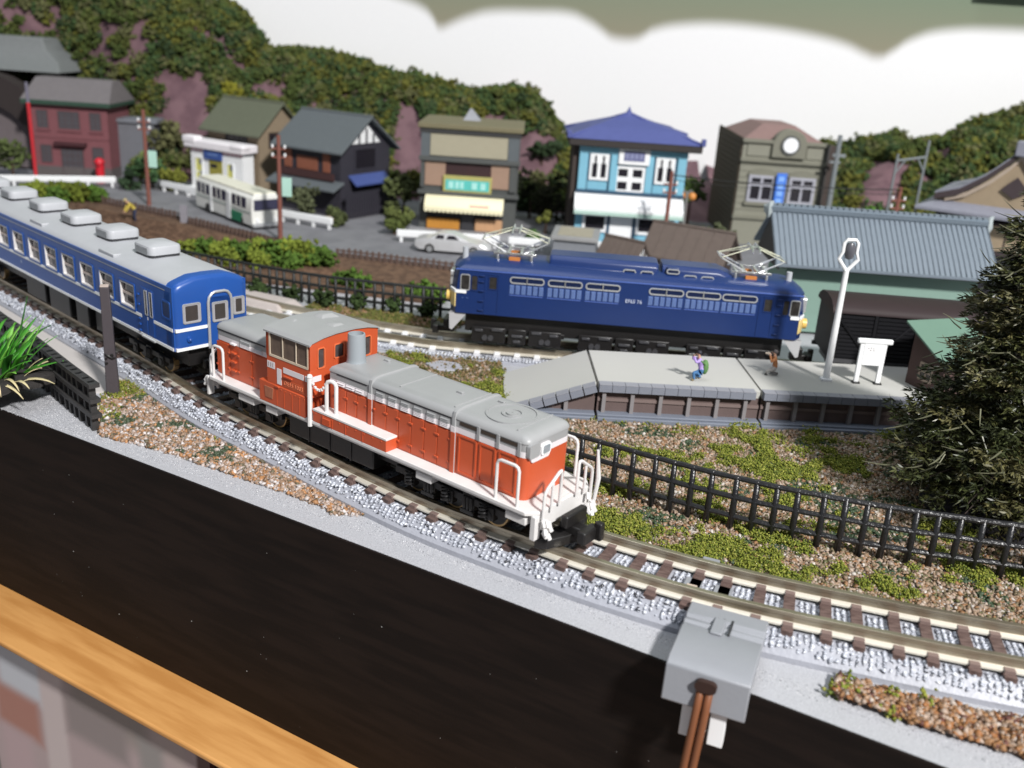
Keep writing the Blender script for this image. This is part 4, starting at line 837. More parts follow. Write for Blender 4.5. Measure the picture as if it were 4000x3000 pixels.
for u0, u1 in ((6.3, 34.2), (38.4, 65.2), (70.5, 96.2)):
    bg = bogie(eng, [EX(u0+5), EX(u1-5)], 3.1, BLACK, 7.2, EX(u0), EX(u1)); bg.location = (0, 0, -1.7)
    for s in (-1, 1):
        lo_, hi_ = min(s*7.4, s*8.2), max(s*7.4, s*8.2)
        for a_, c_ in ((.0, 10.2), (10.9, 16.4), (17.1, 27.0)): part('side_frame', BLACK, bg, (EX(u0+a_), EX(u0+c_), lo_, hi_, .9, 5.6), bevel=.3)
        for a_ in (3.4, 5.2, 20.6, 22.4): b = MB(); b.cyl((EX(u0+a_+.6), s*8.35-(.3 if s > 0 else .3), 2.4), .85, .7, 12, 0, None, 'y'); b.build('axle_box', mat('worn_black', (.055, .055, .06), .3), bg, smooth=True)
        for a_, c_, z_ in ((1, 3.4, 4.2), (6, 9.4, 4.6), (12, 15.4, 3.2), (12.6, 14.8, 1.5), (18, 21, 4.6), (23.4, 26, 4.2)): part('frame_fitting', MATS['worn_black'], bg, (EX(u0+a_), EX(u0+c_), min(s*8.2, s*8.7), max(s*8.2, s*8.7), z_, z_+.8), bevel=.12)
    for q in (-6, 6.5):
        for dz in (0, 1): None
part('underframe', BLACK, eng, (4, 97, -6.5, 6.5, 2.0, eb0))
# ================================================================ BLACK FREIGHT CAR
fc = thing('freight_car', 'black slatted freight car behind the white station sign', 'freight car', (90.5, 272, 0), -2.93)
FBK = mat('matt_black', (.0065, .0065, .0085), .55, bump=.15, spec=.25)
part('body', FBK, fc, (.5, 71.5, -8.6, 8.6, 3.4, 17.2))
b = MB(); pr = [(-9.2, 17.0), (-9.2, 17.6), (-8.2, 18.8), (-5.4, 20.1), (0, 20.7), (5.4, 20.1), (8.2, 18.8), (9.2, 17.6), (9.2, 17.0)]; b.prism(pr, -.3, 72.3); b.build('roof', mat('dark_brown_roof', (.030, .019, .020), .65, spec=.3), fc, smooth=True, angle=50)
pk = MB().box(0, 10.6, -.26, 0, 0, .86).mesh('slat', FBK)
for c in range(6):
    for r_ in range(11):
        if True: link('slat', pk, fc, (1.2+c*11.8, -8.6, 3.9+r_*1.17))
for u in (.6, 12.3, 24.1, 35.9, 47.7, 59.5, 71.3): part('post', FBK, fc, (u-.45, u+.45, -9.15, -8.6, 3.2, 17.1))
for a, c in ((1, 12), (24, 13), (25, 35.5), (47, 36.5)):
    b = MB(); b.tube([(a, -9.05, 16.6), (c, -9.05, 4.2)], .4, 4); b.build('brace', FBK, fc)
for u, r_ in ((9.5, 2), (34.5, 3), (62, 2)):
    for k in range(r_): part('lettering', mat('grey_lettering', (.36, .37, .40), .7), fc, (u, u+3.6-k*.3, -9.0, -8.85, 6.3+k*1.0, 7.0+k*1.0))
part('sill', mat('dark_grey_sill', (.07, .07, .075), .5), fc, (0, 72, -8.9, -8.0, 2.2, 3.4), (0, 72, 8.0, 8.9, 2.2, 3.4)); part('underframe', BLACK, fc, (2, 70, -6, 6, .5, 3.4))
for u in ((8, 19), (52, 63)): bogie(fc, list(u), 2.8, BLACK, 7.0).location = (0, 0, -2.5)
# ================================================================ PLATFORM
PTOP = mat('platform_concrete', (.46, .455, .43), .8, var=.05, scale=.06, bump=.12, bscale=5)
PSTONE = mat('blue_grey_stone', (.20, .215, .26), .7, var=.12, scale=.5, bump=.25); PTOPS = mat('pale_edge_stone', (.27, .275, .31), .7, bump=.2)
PBR = mat('brown_platform_wall', (.125, .088, .082), .8, bump=.2); PBASE = mat('slate_plinth', (.17, .19, .235), .6, var=.1)
PDEP = 28.5
def zt(x): return 9.5 if x >= 0 else 9.5+(x/23.5)*8.3          # ramp falls to the left
stone_me = MB().box(.06, 3.32, -.35, 2.2, -1.75, 0.05).mesh('edge_stone', PSTONE); cap_me = MB().box(.06, 3.32, -.30, 2.6, 0, .14).mesh('cap', PTOPS)
def platform(label, x0, x1, first):
    t = thing('station_platform', label, 'platform', (21.9, 227.9, GZ), 2.6, 'platform sections')
    ramp = x1 <= 0; e = .12
    b = MB(); b.prism([(x0+e, max(.4, zt(x0)-2.2)), (x1-e, zt(x1)-2.2), (x1-e, zt(x1)), (x0+e, zt(x0))], 1.6, PDEP, 'y'); b.build('slab', PTOP, t, bevel=.08)
    b = MB(); b.prism([(x0+e, .05), (x1-e, .05), (x1-e, zt(x1)-2.0), (x0+e, max(.06, zt(x0)-2.0))], 1.6, PDEP-1, 'y'); b.build('wall', PBR, t)
    b = MB(); b.box(x0+e, x1-e, -2.2, 1.7, .02, 1.35); b.box(x0+e, x1-e, -1.2, 1.7, 1.35, 1.9); b.build('plinth', PBASE, t, bevel=.15)
    n = int((x1-x0)/3.38)
    for i in range(n):
        x = (x1-.2-(n-i)*3.36) if ramp else x0+.1+i*3.38; a = math.atan2(8.3, 23.5) if ramp else 0
        for me, nm, dz in ((stone_me, 'edge_stone', -.1), (cap_me, 'cap_stone', 0)): link(nm, me, t, (x, 0, zt(x)+dz+.06), (0, -a, 0))
    if not ramp:
        x = x0+1.2
        while x < x1-1: part('post', mat('grey_post', (.23, .215, .22), .7), t, (x, x+.95, .35, 1.65, 1.85, 7.6)); x += 7.35
        part('rail_strip', mat('tan_strip', (.19, .14, .13), .7), t, (x0+e, x1-e, 1.25, 1.62, 4.7, 5.5))
    else: part('post', mat('grey_post', (.23, .215, .22), .7), t, (-8.2, -7.2, .35, 1.65, 1.85, 4.6))
    return t
platform('sloping ramp section at the left end of the grey platform', -23.5, -.1, True)
platform('flat platform section carrying the person in lilac', .3, 42.6, False)
platform('flat platform section carrying the lamp post and white sign', 42.9, 110, False)
PZ = GZ+9.5
# lamp post
lp = thing('lamp_post', 'tall white lamp post with forked ring head on the platform', 'street lamp', (84.7, 244, PZ))
MB().tube([(0, 0, 0), (0, 0, 15), (0, 0, 30.5)], [.95, .85, .72], 12).build('post', SIGNWHITE, lp, smooth=True)
part('base', SIGNWHITE, lp, (-1.5, 1.5, -1.2, 1.2, 0, .7), bevel=.15)
RGp = [(0, 30.2), (-2.5, 33.4), (-1.75, 35.2), (-1.75, 37.6), (-1.1, 38.4), (1.1, 38.4), (1.75, 37.6), (1.75, 35.2), (2.5, 33.4), (0, 30.2)]
MB().tube([(x, 0, z) for x, z in RGp], .48, 8).build('ring', SIGNWHITE, lp, smooth=True)
MB().lathe([(.01, 33.2), (1.0, 33.6), (1.35, 35), (1.3, 36.6), (.8, 37.6), (.01, 37.8)], (0, .1, 0), 12).build('lamp_glass', mat('smoked_glass', (.10, .10, .115), .25), lp, smooth=True)
# station name board
sg = thing('station_sign', 'white station name board on two legs near the platform hut', 'sign', (92.6, 243.6, PZ), 1)
for x in (0, 5.9):
    part('leg', SIGNWHITE, sg, (x-.62, x+.62, -.4, .4, .35, 11.4), bevel=.1); part('foot', BLACK, sg, (x-1.0, x+1.0, -.9, .9, 0, .4), bevel=.08)
bd = part('board', SIGNWHITE, sg, (.5, 5.4, -.5, .1, 5.3, 11.4)); part('beam', SIGNWHITE, sg, (-1.5, 7.9, -.6, .6, 11.2, 12.6), bevel=.35)
PR = mat('grey_print', (.25, .2, .2), .6)
for x, z, w, h in ((1.5, 9.9, .22, .28), (2.2, 10, .22, .3), (2.85, 9.9, .25, .22), (2.05, 9.35, .28, .3), (2.95, 9.3, .25, .3)): part('character_mark', PR, bd, (x, x+w, -.53, -.5, z, z+h))
for x0, x1, z in ((1.9, 2.9, 8.75), (1.0, 4.2, 8.2)): part('print_line', mat('pale_grey_print', (.6, .6, .62), .7), bd, (x0, x1, -.53, -.5, z, z+.12))
# ---- people
def skin(verts, edges, rad, root=0, lv=2):
    me = bpy.data.meshes.new('tmp'); me.from_pydata([tuple(v) for v in verts], edges, []); o = bpy.data.objects.new('tmp', me); C.objects.link(o)
    o.modifiers.new('s', 'SKIN'); o.modifiers.new('u', 'SUBSURF').levels = lv; o.modifiers['u'].render_levels = lv
    for i, r in enumerate(rad): me.skin_vertices[0].data[i].radius = (r, r)
    me.skin_vertices[0].data[root].use_root = True
    bpy.context.view_layer.update(); out = bpy.data.meshes.new_from_object(o.evaluated_get(bpy.context.evaluated_depsgraph_get())); bpy.data.objects.remove(o); return out
SKIN = mat('skin', (.55, .32, .22), .6)
def person(label, loc, rz, J, shirt, trousers, shoes, hair, waist, group=None, scale=1.0):
    """J: joint positions (pelvis chest neck head, elbows, hands, knees, feet, toes), in millimetres, facing -x"""
    t = thing('person', label, 'person', loc, rz, group)
    names = ['pelvis', 'belly', 'chest', 'neck', 'head', 'crown', 'sl', 'el', 'hl', 'sr', 'er', 'hr', 'hipl', 'kl', 'fl', 'tl', 'hipr', 'kr', 'fr', 'tr']
    E = [(0, 1), (1, 2), (2, 3), (3, 4), (4, 5), (2, 6), (6, 7), (7, 8), (2, 9), (9, 10), (10, 11), (0, 12), (12, 13), (13, 14), (14, 15), (0, 16), (16, 17), (17, 18), (18, 19)]
    rad = [.80, .78, .85, .33, .58, .45, .50, .36, .24, .50, .36, .24, .62, .50, .34, .28, .62, .50, .34, .28]
    me = skin([Vector(J[k])*scale for k in names], E, [r*scale for r in rad])
    for m in (SKIN, shirt, trousers, shoes): me.materials.append(m)
    P = {k: Vector(J[k])*scale for k in names}
    def segd(p, a, c):
        d = c-a; u = max(0, min(1, (p-a).dot(d)/d.length_squared)); return (p-a-d*u).length
    grp = {1: [('belly', 'chest'), ('chest', 'sl'), ('sl', 'el'), ('chest', 'sr'), ('sr', 'er'), ('el', 'hl'), ('er', 'hr')], 2: [('pelvis', 'hipl'), ('hipl', 'kl'), ('kl', 'fl'), ('hipr', 'kr'), ('kr', 'fr'), ('pelvis', 'hipr')], 3: [('fl', 'tl'), ('fr', 'tr')], 0: [('neck', 'head'), ('head', 'crown')]}
    idx = []
    for f in me.polygons:
        c = f.center; best = min(((segd(c, P[a], P[b_]), g) for g, L in grp.items() for a, b_ in L))
        g = best[1]
        if min((c-P['hl']).length, (c-P['hr']).length) < .45*scale: g = 0
        idx.append(g)
    me.polygons.foreach_set('material_index', idx); me.polygons.foreach_set('use_smooth', [True]*len(idx))
    b = link('body', me, t)
    hd, cr = P['head'], P['crown']; up = (cr-hd).normalized()
    h = MB(); h.ball(hd+up*.28*scale+Vector((.16, 0, .05))*scale, .70*scale, 10, 0, (1, .95, .92)); h.build('hair', hair, t, smooth=True)
    fc = MB(); fc.ball(hd+Vector((-.58, 0, -.05))*scale, .12*scale, 6, 0)
    for s in (-1, 1): fc.ball(hd+Vector((-.02, s*.56, -.05))*scale, .14*scale, 6, 0, (.7, .5, 1.1))
    fc.build('face', SKIN, t, smooth=True)
    for hk, ek in (('hl', 'el'), ('hr', 'er')):
        d = (P[hk]-P[ek]).normalized(); sd = d.cross(Vector((0, 0, 1))).normalized(); hb = MB(); n = d.cross(sd)
        for i in range(4):
            o0 = P[hk]+d*.12*scale+sd*(i-1.5)*.13*scale; L = (.30, .36, .34, .27)[i]*scale
            hb.tube([o0, o0+d*L*.6, o0+d*L*.8+n*L*.45], [.065*scale, .06*scale, .045*scale], 5)
        o0 = P[hk]+sd*.25*scale; hb.tube([o0, o0+sd*.16*scale+d*.15*scale, o0+sd*.14*scale+d*.32*scale], [.07*scale, .06*scale, .05*scale], 5)
        hb.build('hand', SKIN, t, smooth=True)
    return t
LIL = mat('lilac_cloth', (.42, .30, .66), .8); JEAN = mat('blue_trousers', (.06, .17, .36), .8); OCH = mat('ochre_shoes', (.20, .15, .06), .7); DKH = mat('dark_hair', (.02, .018, .03), .6)
p1 = person('person in lilac top with green backpack crouching to photograph on the platform', (48.6, 237, PZ), 8, dict(
    pelvis=(.9, 0, 2.5), belly=(.75, 0, 3.5), chest=(.1, 0, 5.3), neck=(-.2, 0, 6.4), head=(-.45, 0, 7.25), crown=(-.3, 0, 7.8), sl=(-.1, -.95, 5.7), el=(-1.3, -1.3, 5.2), hl=(-1.75, -.45, 7.0), sr=(-.1, .95, 5.7), er=(-1.3, 1.2, 5.3), hr=(-1.8, .35, 6.9),
    hipl=(.7, -.6, 2.3), kl=(-1.5, -.9, 2.35), fl=(-1.1, -.9, .45), tl=(-1.9, -1.0, .3), hipr=(.8, .6, 2.2), kr=(-.6, .8, 1.3), fr=(1.3, .8, .5), tr=(.6, .9, .28)), LIL, JEAN, OCH, DKH, 3)
b = MB(); b.ball((1.75, .1, 3.6), 1.25, 12, 0, (.78, 1, 1.65)); b.build('backpack', mat('green_bag', (.10, .22, .07), .7, bump=.2), p1, smooth=True)
MB().box(-2.35, -1.55, -.45, .45, 6.75, 7.35).cyl((-3.1, 0, 7.05), .28, .8, 10, 0, None, 'x').build('camera', mat('camera_grey', (.10, .10, .10), .4), p1, bevel=.06)
b = MB(); b.tube([(-.3, -1.05, 5.9), (.6, -1.1, 5.3), (1.5, -.9, 4.6)], .18, 6); b.build('bag_strap', mat('green_bag', (0, 0, 0)), p1, smooth=True)
BRN_ = mat('orange_brown_coat', (.36, .15, .06), .8); GRY = mat('grey_trousers', (.33, .32, .31), .8)
p2 = person('person in orange brown coat kneeling to photograph beside the lamp post', (70.3, 245.2, PZ), -12, dict(
    pelvis=(.5, 0, 2.0), belly=(.55, 0, 3.0), chest=(.35, 0, 4.6), neck=(.1, 0, 5.7), head=(-.2, 0, 6.4), crown=(.15, 0, 6.95), sl=(.2, -1.0, 5.0), el=(-.7, -1.6, 4.1), hl=(-1.2, -.5, 5.8), sr=(.2, 1.0, 5.0), er=(-.8, 1.3, 4.3), hr=(-1.3, .3, 5.8),
    hipl=(.4, -.6, 1.8), kl=(-1.5, -.8, 1.25), fl=(-1.2, -.9, .4), tl=(-2.0, -.95, .28), hipr=(.5, .6, 1.7), kr=(-.5, .8, .5), fr=(1.3, .8, .45), tr=(1.7, .8, .28)), BRN_, GRY, BLACK, mat('brown_grey_hair', (.10, .085, .085), .6), 3)
MB().box(-1.9, -1.2, -.4, .4, 5.7, 6.3).cyl((-2.5, 0, 6.0), .26, .7, 10, 0, None, 'x').build('camera', mat('camera_cream', (.48, .40, .33), .5), p2, bevel=.06)
# ---- platform hut
ht = thing('platform_hut', 'small brown hut with green roof on the platform beside the conifer', 'hut', (107.3, 247, PZ), -69)
HB = mat('dark_brown_boards', (.085, .05, .045), .8, bump=.3)
b = MB(); b.loft([[(0, 0, 0), (12.5, 0, 0), (12.5, 17, 0), (0, 17, 0)], [(0, 0, 15.5), (12.5, 0, 9.6), (12.5, 17, 9.6), (0, 17, 15.5)]]); hw = b.build('wall', HB, ht)
b = MB(); b.loft([[(-2.2, -1.8, 16.4), (14.6, -1.8, 8.6), (14.6, 19, 8.6), (-2.2, 19, 16.4)], [(-2.2, -1.8, 17.1), (14.6, -1.8, 9.3), (14.6, 19, 9.3), (-2.2, 19, 17.1)]]); b.build('roof', mat('mint_green_roof', (.125, .215, .165), .6, var=.06), ht, bevel=.15)
w = frame_ring(rrect(4.2, 9.2, 2.6, 7.6, .2, 1), rrect(4.8, 8.6, 3.2, 7.0, .1, 1), -.3, .05, 'y').build('window_frame', mat('tan_lattice', (.36, .28, .22), .7), hw); part('window_bar', MATS['tan_lattice'], w, (6.5, 6.9, -.25, 0, 3, 7.2)); part('window_bar', MATS['tan_lattice'], w, (4.6, 8.8, -.22, 0, 4.9, 5.3)); part('pane', GLASS, w, (4.6, 8.8, -.1, -.04, 3, 7.2))
# ================================================================ LATTICE FENCES
FEN = mat('gloss_black_fence', (.017, .017, .019), .30, var=.3, scale=.8, bump=.5, bscale=1.6, spec=.6); FENG = mat('worn_grey_fence', (.038, .036, .036), .5, var=.3, bump=.3)
def lattice(label, path, pitch, zs, zp, r, m, flat=False):
    t = thing('lattice_fence', label, 'fence'); q, tg, L = spline(path, 1.0); n = int(L/pitch)
    for z in zs:
        b = MB(); rg = random.Random(int(z*7)); pts = [(p[0], p[1], z+rg.uniform(-.06, .06)) for p in q[::2]]
        if flat:
            b.loft([[(p[0]+d*-tt[1], p[1]+d*tt[0], z+h) for d, h in ((-1.2, -.5), (1.2, -.5), (1.2, .5), (-1.2, .5))] for p, tt in zip(q[::2], tg[::2])])
        else: b.tube(pts, [r*(.92+.16*rg.random()) for _ in pts], 8)
        b.build('rail', m, t, smooth=not flat)
    me = (MB().box(-r*.9, r*.9, -.75, .75, GZ-zp-.3, 0) if flat else MB().tube([(0, 0, GZ-zp-.3), (.05, 0, (GZ-zp)*.5), (0, 0, 0)], [r*1.15, r*1.1, r*.95], 8)).mesh('post', m, not flat)
    for i in range(n+1):
        k = min(len(q)-1, int(round(i*pitch/L*(len(q)-1)))); link('post', me, t, (q[k][0], q[k][1], zp), (0, 0, math.atan2(tg[k][1], tg[k][0])))
    return t
lattice('glossy black lattice fence between the tracks at the right', [(-22, 208), (-5, 198.5), (15.6, 188.4), (34, 178.3), (53, 170), (74, 164.2), (95.6, 160.3), (125, 155.5)], 4.25, (5.2, 1.0, -3.2), 5.6, .60, FEN)
lattice('black lattice fence along the far side of the rear track', [(-190, 379), (-150, 354), (-128, 341), (-104, 329.5), (-72, 317), (-48, 312), (-26, 309.2), (-8, 307.5)], 3.35, (3.9, .4, -3.0), 4.2, .52, mat('black_fence', (.013, .014, .014), .5, var=.3))
lattice('worn grey lattice fence leaning at the board edge on the left', [(-146, 251), (-138, 243), (-127, 232.5), (-117, 222.3), (-110, 215), (-103, 207.8), (-93.3, 198.2)], 3.25, (4.9, 1.2, -2.5), 5.4, .55, FENG, True)
# brown post
ps = thing('wooden_post', 'square brown post standing in green turf beside the coach', 'post', (-100.4, 222.4, GZ), 20)
b = MB(); b.loft([[(-1.3*k, -1.3*k, z), (1.3*k, -1.3*k, z), (1.3*k, 1.3*k, z), (-1.3*k, 1.3*k, z)] for z, k in ((0, 1.22), (6, 1.1), (12, 1.0), (28.2, .82))]); b.build('shaft', mat('grey_brown_post', (.060, .050, .056), .55, bump=.15), ps, bevel=.2)
part('post_top', mat('tan_post_top', (.45, .37, .33), .7), ps, (-1.0, 1.0, -1.0, 1.0, 28.15, 28.5), bevel=.1)
b = MB(); rg = random.Random(4); b.tube([(1.3*math.cos(a), 1.3*math.sin(a)-.4, 10.6+math.sin(a*2)*.5) for a in np.linspace(3.6, 6.6, 12)], .28, 6)
for i in range(6): b.ball((rg.uniform(-1.3, .6), -1.4, rg.uniform(8.6, 11.4)), rg.uniform(.25, .5), 6)
b.build('black_clip', BLACK, ps, smooth=True)
# ================================================================ TURF TUFT AT THE LEFT
tu = thing('grass_tuft', 'tuft of long green plastic grass on a ragged black base at the left edge', 'grass tuft', (-128, 212, -1))
b = MB(); rg = random.Random(9); rings = []
for z, k in ((-2.4, .75), (-1.4, 1.0), (.2, .98), (1.3, .80), (1.5, .35)):
    rings.append([(math.cos(a)*16.5*k*(1+.12*math.sin(3*a)+.05*math.sin(11*a+z)), math.sin(a)*11*k*(1+.1*math.sin(4*a+1)+.06*math.sin(13*a+z)), z+.5*math.sin(5*a+z)+math.cos(a)*1.8) for a in np.linspace(0, 2*math.pi, 40, endpoint=False)])
b.loft(rings); b.build('base', mat('ragged_black_base', (.022, .019, .018), .8, var=.5, scale=.8, bump=1.0, bscale=1.2), tu, smooth=True)
GG = [mat('grass_green_dark', (.022, .12, .012), .35), mat('grass_green', (.055, .26, .022), .35), mat('grass_green_light', (.16, .40, .06), .35), mat('dry_straw', (.60, .52, .30), .6)]
def blade(root, L, az, lean, curl, w, m, nm):
    b = MB(); n = 7; p = Vector(root); el = math.pi/2-lean; vs = []
    for i in range(n):
        tt = i/(n-1); d = Vector((math.cos(az)*math.cos(el), math.sin(az)*math.cos(el), math.sin(el))); sd = Vector((-math.sin(az), math.cos(az), .12)).normalized()
        ww = w*(1-tt**2.2)+.05; fold = Vector((0, 0, .18*ww)); vs += [p-sd*ww, p-fold, p+sd*ww]; p = p+d*(L/(n-1)); el -= curl/(n-1)
    fs = []
    for i in range(n-1): fs += [(3*i, 3*i+1, 3*i+4, 3*i+3), (3*i+1, 3*i+2, 3*i+5, 3*i+4)]
    b.add(vs, fs); o = b.build(nm, m, tu, smooth=True); s = o.modifiers.new('thick', 'SOLIDIFY'); s.thickness = .12; return o
for i in range(95):
    a = rg.uniform(0, 6.28); r = rg.uniform(0, 1)**.6; root = (math.cos(a)*10.5*r, math.sin(a)*7*r, 1.2)
    blade(root, rg.uniform(8, 16.5), a+rg.uniform(-.8, .8), rg.uniform(.05, .75), rg.uniform(.2, 1.4), rg.uniform(.6, 1.15), GG[rg.choice((0, 0, 1, 1, 1, 2))], 'grass_blade')
blade((9, 1, 1.5), 15.5, .55, .42, .15, .7, GG[2], 'grass_blade'); blade((8, -1, 1.4), 14, .1, 1.05, .35, .8, GG[1], 'grass_blade'); blade((7, 3, 1.4), 19, 1.2, .30, .1, .32, GG[0], 'grass_blade')
for i in range(16):
    a = rg.uniform(-1.6, .6); r = rg.uniform(.6, 1.0); blade((math.cos(a)*13*r, math.sin(a)*8.5*r, 1.3), rg.uniform(6, 11), a+rg.uniform(-.5, .5), rg.uniform(.5, 1.3), rg.uniform(.5, 2.4), rg.uniform(.3, .55), GG[3], 'straw_blade')
# ================================================================ CONIFER AT THE RIGHT
ct = thing('conifer_tree', 'dark olive model conifer beyond the black fence at the right edge', 'tree', (112.5, 187.5, GZ))
MB().tube([(0, 0, 0), (-3.5, 0, 40), (-8.5, 0, 77)], [4.2, 2.6, .4], 10).build('trunk', mat('dark_trunk', (.03, .02, .015), .9, bump=.6), ct, smooth=True)
b = MB(); rings = []
for z, k in ((0, 1.08), (2.5, 1.05), (5.5, .92), (7.2, .6), (7.6, .2)): rings.append([(math.cos(a)*19*k*(1+.06*math.sin(5*a)+.03*math.sin(14*a)), math.sin(a)*13*k*(1+.05*math.sin(4*a+2)), z+.3*math.sin(9*a)) for a in np.linspace(0, 6.283, 44, endpoint=False)])
b.loft(rings); b.build('rough_base', mat('dark_purple_base', (.016, .014, .020), .8, var=.3, scale=.5, bump=1.0, bscale=1.5), ct, smooth=True)
rgn = np.random.default_rng(12)
ZP, RP_ = [6, 10, 15, 24, 35, 49, 64, 74, 78], [22, 29, 30, 24, 18.5, 14, 9, 3.5, .8]
AXX = lambda z: -2.0-z*.085
twig = MB(); V, Fc, Cl = [], [], []
for i in range(500):
    z = 5.5 + 72*(1-(1-rgn.random())**.62); Rm = np.interp(z, ZP, RP_)*rgn.uniform(.72, 1.08); az = rgn.uniform(0, 2*math.pi); droop = rgn.uniform(-.30, .12)
    d = np.array([math.cos(az), math.sin(az), 0.]); sd = np.array([-math.sin(az), math.cos(az), 0.]); col0 = np.array([(.060, .064, .022), (.046, .055, .020), (.095, .088, .036), (.030, .036, .016), (.14, .13, .066)])[rgn.choice(5, p=[.3, .28, .2, .14, .08])]
    nseg = int(10+Rm*1.6)
    for j in range(nseg):
        u = .30 + .70*(j+rgn.random())/nseg; c = d*Rm*u + np.array([AXX(z), 0, z + droop*Rm*u*u + rgn.normal()*.5]) + sd*rgn.normal()*(.8+1.2*(1-abs(u-.65)))
        for q in range(6):
            a2 = rgn.normal()*.75; dd = d*math.cos(a2)+sd*math.sin(a2); dd = dd + np.array([0, 0, rgn.normal()*.35-.05]); dd /= np.linalg.norm(dd)
            n_ = np.cross(dd, rgn.normal(size=3)); n_ /= np.linalg.norm(n_); L = rgn.uniform(.7, 2.0); w_ = rgn.uniform(.09, .24); k = len(V)
            V += [c-n_*w_*.6, c+dd*L*.5-n_*w_, c+dd*L, c+dd*L*.55+n_*w_, c+n_*w_*.5]; Fc.append((k, k+1, k+2, k+3, k+4)); Cl.append(np.clip(col0*rgn.uniform(.55, 1.6), 0, 1))
me = bpy.data.meshes.new('crown'); me.from_pydata([tuple(v) for v in V], [], Fc); at = me.attributes.new('tint', 'FLOAT_COLOR', 'FACE')
at.data.foreach_set('color', np.c_[np.array(Cl), np.ones(len(Cl))].astype(np.float32).reshape(-1)); me.materials.append(mat('conifer_needles', (0, 0, 0), .38, attr=True, spec=.5)); crown = link('crown', me, ct)
bb = MB()
for i in range(90):
    z = 9+rgn.random()*62; Rm = np.interp(z, ZP, RP_)*rgn.uniform(.6, .95); az = rgn.uniform(0, 6.28); ax = AXX(z); bb.tube([(ax, 0, z+1), (ax+math.cos(az)*Rm*.5, math.sin(az)*Rm*.5, z), (ax+math.cos(az)*Rm, math.sin(az)*Rm, z-Rm*.12)], [.5, .3, .1], 5)
o = bb.build('branch', MATS['dark_trunk'], ct, smooth=True); o['kind'] = 'stuff'
bb = MB()
for i in range(170):
    z = 6+rgn.random()*60; Rm = np.interp(z, ZP, RP_); az = rgn.uniform(2.2, 5.8); ax = AXX(z); d = Vector((math.cos(az), math.sin(az), 0)); sd = Vector((-math.sin(az), math.cos(az), 0)); u0 = rgn.uniform(.72, .98)
    p = Vector((ax, 0, z))+d*Rm*u0; dd = (d*rgn.uniform(.1, 1)+sd*rgn.normal()*.8+Vector((0, 0, rgn.normal()*.5))).normalized(); L = rgn.uniform(2.5, 6.5); bb.tube([p, p+dd*L*.5+Vector((0, 0, -.15)), p+dd*L], [.17, .13, .05], 4)
o = bb.build('twig', mat('pale_twig', (.16, .16, .10), .4), ct, smooth=True); o['kind'] = 'stuff'
# ================================================================ POWER FEEDER
fd = thing('track_feeder', 'grey plastic power feeder clipped to the near rail over the board edge', 'track feeder', (32.2, 137.0, 0), -21.2)
FG = mat('feeder_grey', (.265, .275, .30), .42, var=.05, bump=.08, bscale=2)
b = MB(); b.prism([(-4.5, -3.6), (.3, -2.2), (.3, -1.35), (-3.4, -1.25), (-4.2, -1.9), (-5.0, -1.4), (-5.8, -1.95), (-6.8, -1.5), (-15.6, -1.6), (-17.0, -2.4), (-17.6, -8.4), (-17.0, -8.7), (-16.4, -8.4), (-15.8, -4.2), (-12.0, -5.0)], .1, 12.9, 'x'); fbx = b.build('housing', FG, fd, bevel=.22)
for x in (5.0, 6.0, 7.4): part('contact_slit', DKGREY, fd, (x, x+.35, -6.5+x*.2-2, -3.4+x*.1, -1.42, -1.17))
b = MB(); b.box(4.7, 6.6, -7.6, -3.0, -1.5, -1.05); b.build('centre_rib', FG, fd, bevel=.15)
pw = part('white_plug', SIGNWHITE, fd, (3.4, 5.2, -16.6, -15.0, -14.6, -6.0), (7.8, 10.2, -16.6, -15.0, -14.9, -6.0), bevel=.1)
b = MB(); b.box(3.4, 10.2, -15.6, -15.0, -8, -5.5); b.build('plug_bridge', SIGNWHITE, pw)
WIRE = mat('brown_wire', (.19, .07, .03), .45, var=.12)
for k in (0, 1):
    x = 5.8+k*1.35; b = MB(); b.tube([(x, -14.5, -3.8), (x, -17.2, -5.0), (x, -18.2, -7.5), (x-.3, -18.4, -14), (x-1.0-.1*k, -18.2, -30), (x-1.8-.3*k, -18.0, -75)], .62, 10); b.build('wire', WIRE, fd, smooth=True)
b = MB(); b.prism(rrect(4.9, 8.2, -4.9, -3.0, .9), -18.1, -17.2, 'y'); b.build('wire_hole', mat('dark_brown_hole', (.03, .012, .008), .6), fd)
# joiner plates in the track by the feeder
for k, (x, y) in enumerate(((33.2, 142.6), (38.0, 140.6))):
    o = part('joiner_plate', FG, near_track, (-1.5, 1.5, -3.6, 3.6, -2.95, -2.3), bevel=.1); o.location = (x, y, 0); o.rotation_euler = (0, 0, R(-21)); part('joiner_slot', INSIDE if k == 0 else DKGREY, o, (-.9, .9, -2.6+k*.6, 1.2-k*2.2, -2.32, -2.2))
o = part('joiner_tab', FG, near_track, (-1.6, 1.6, -1.2, 1.2, -6.3, -2.6), bevel=.2); o.location = (38.5, 153.0, 0); o.rotation_euler = (0, 0, R(-20))
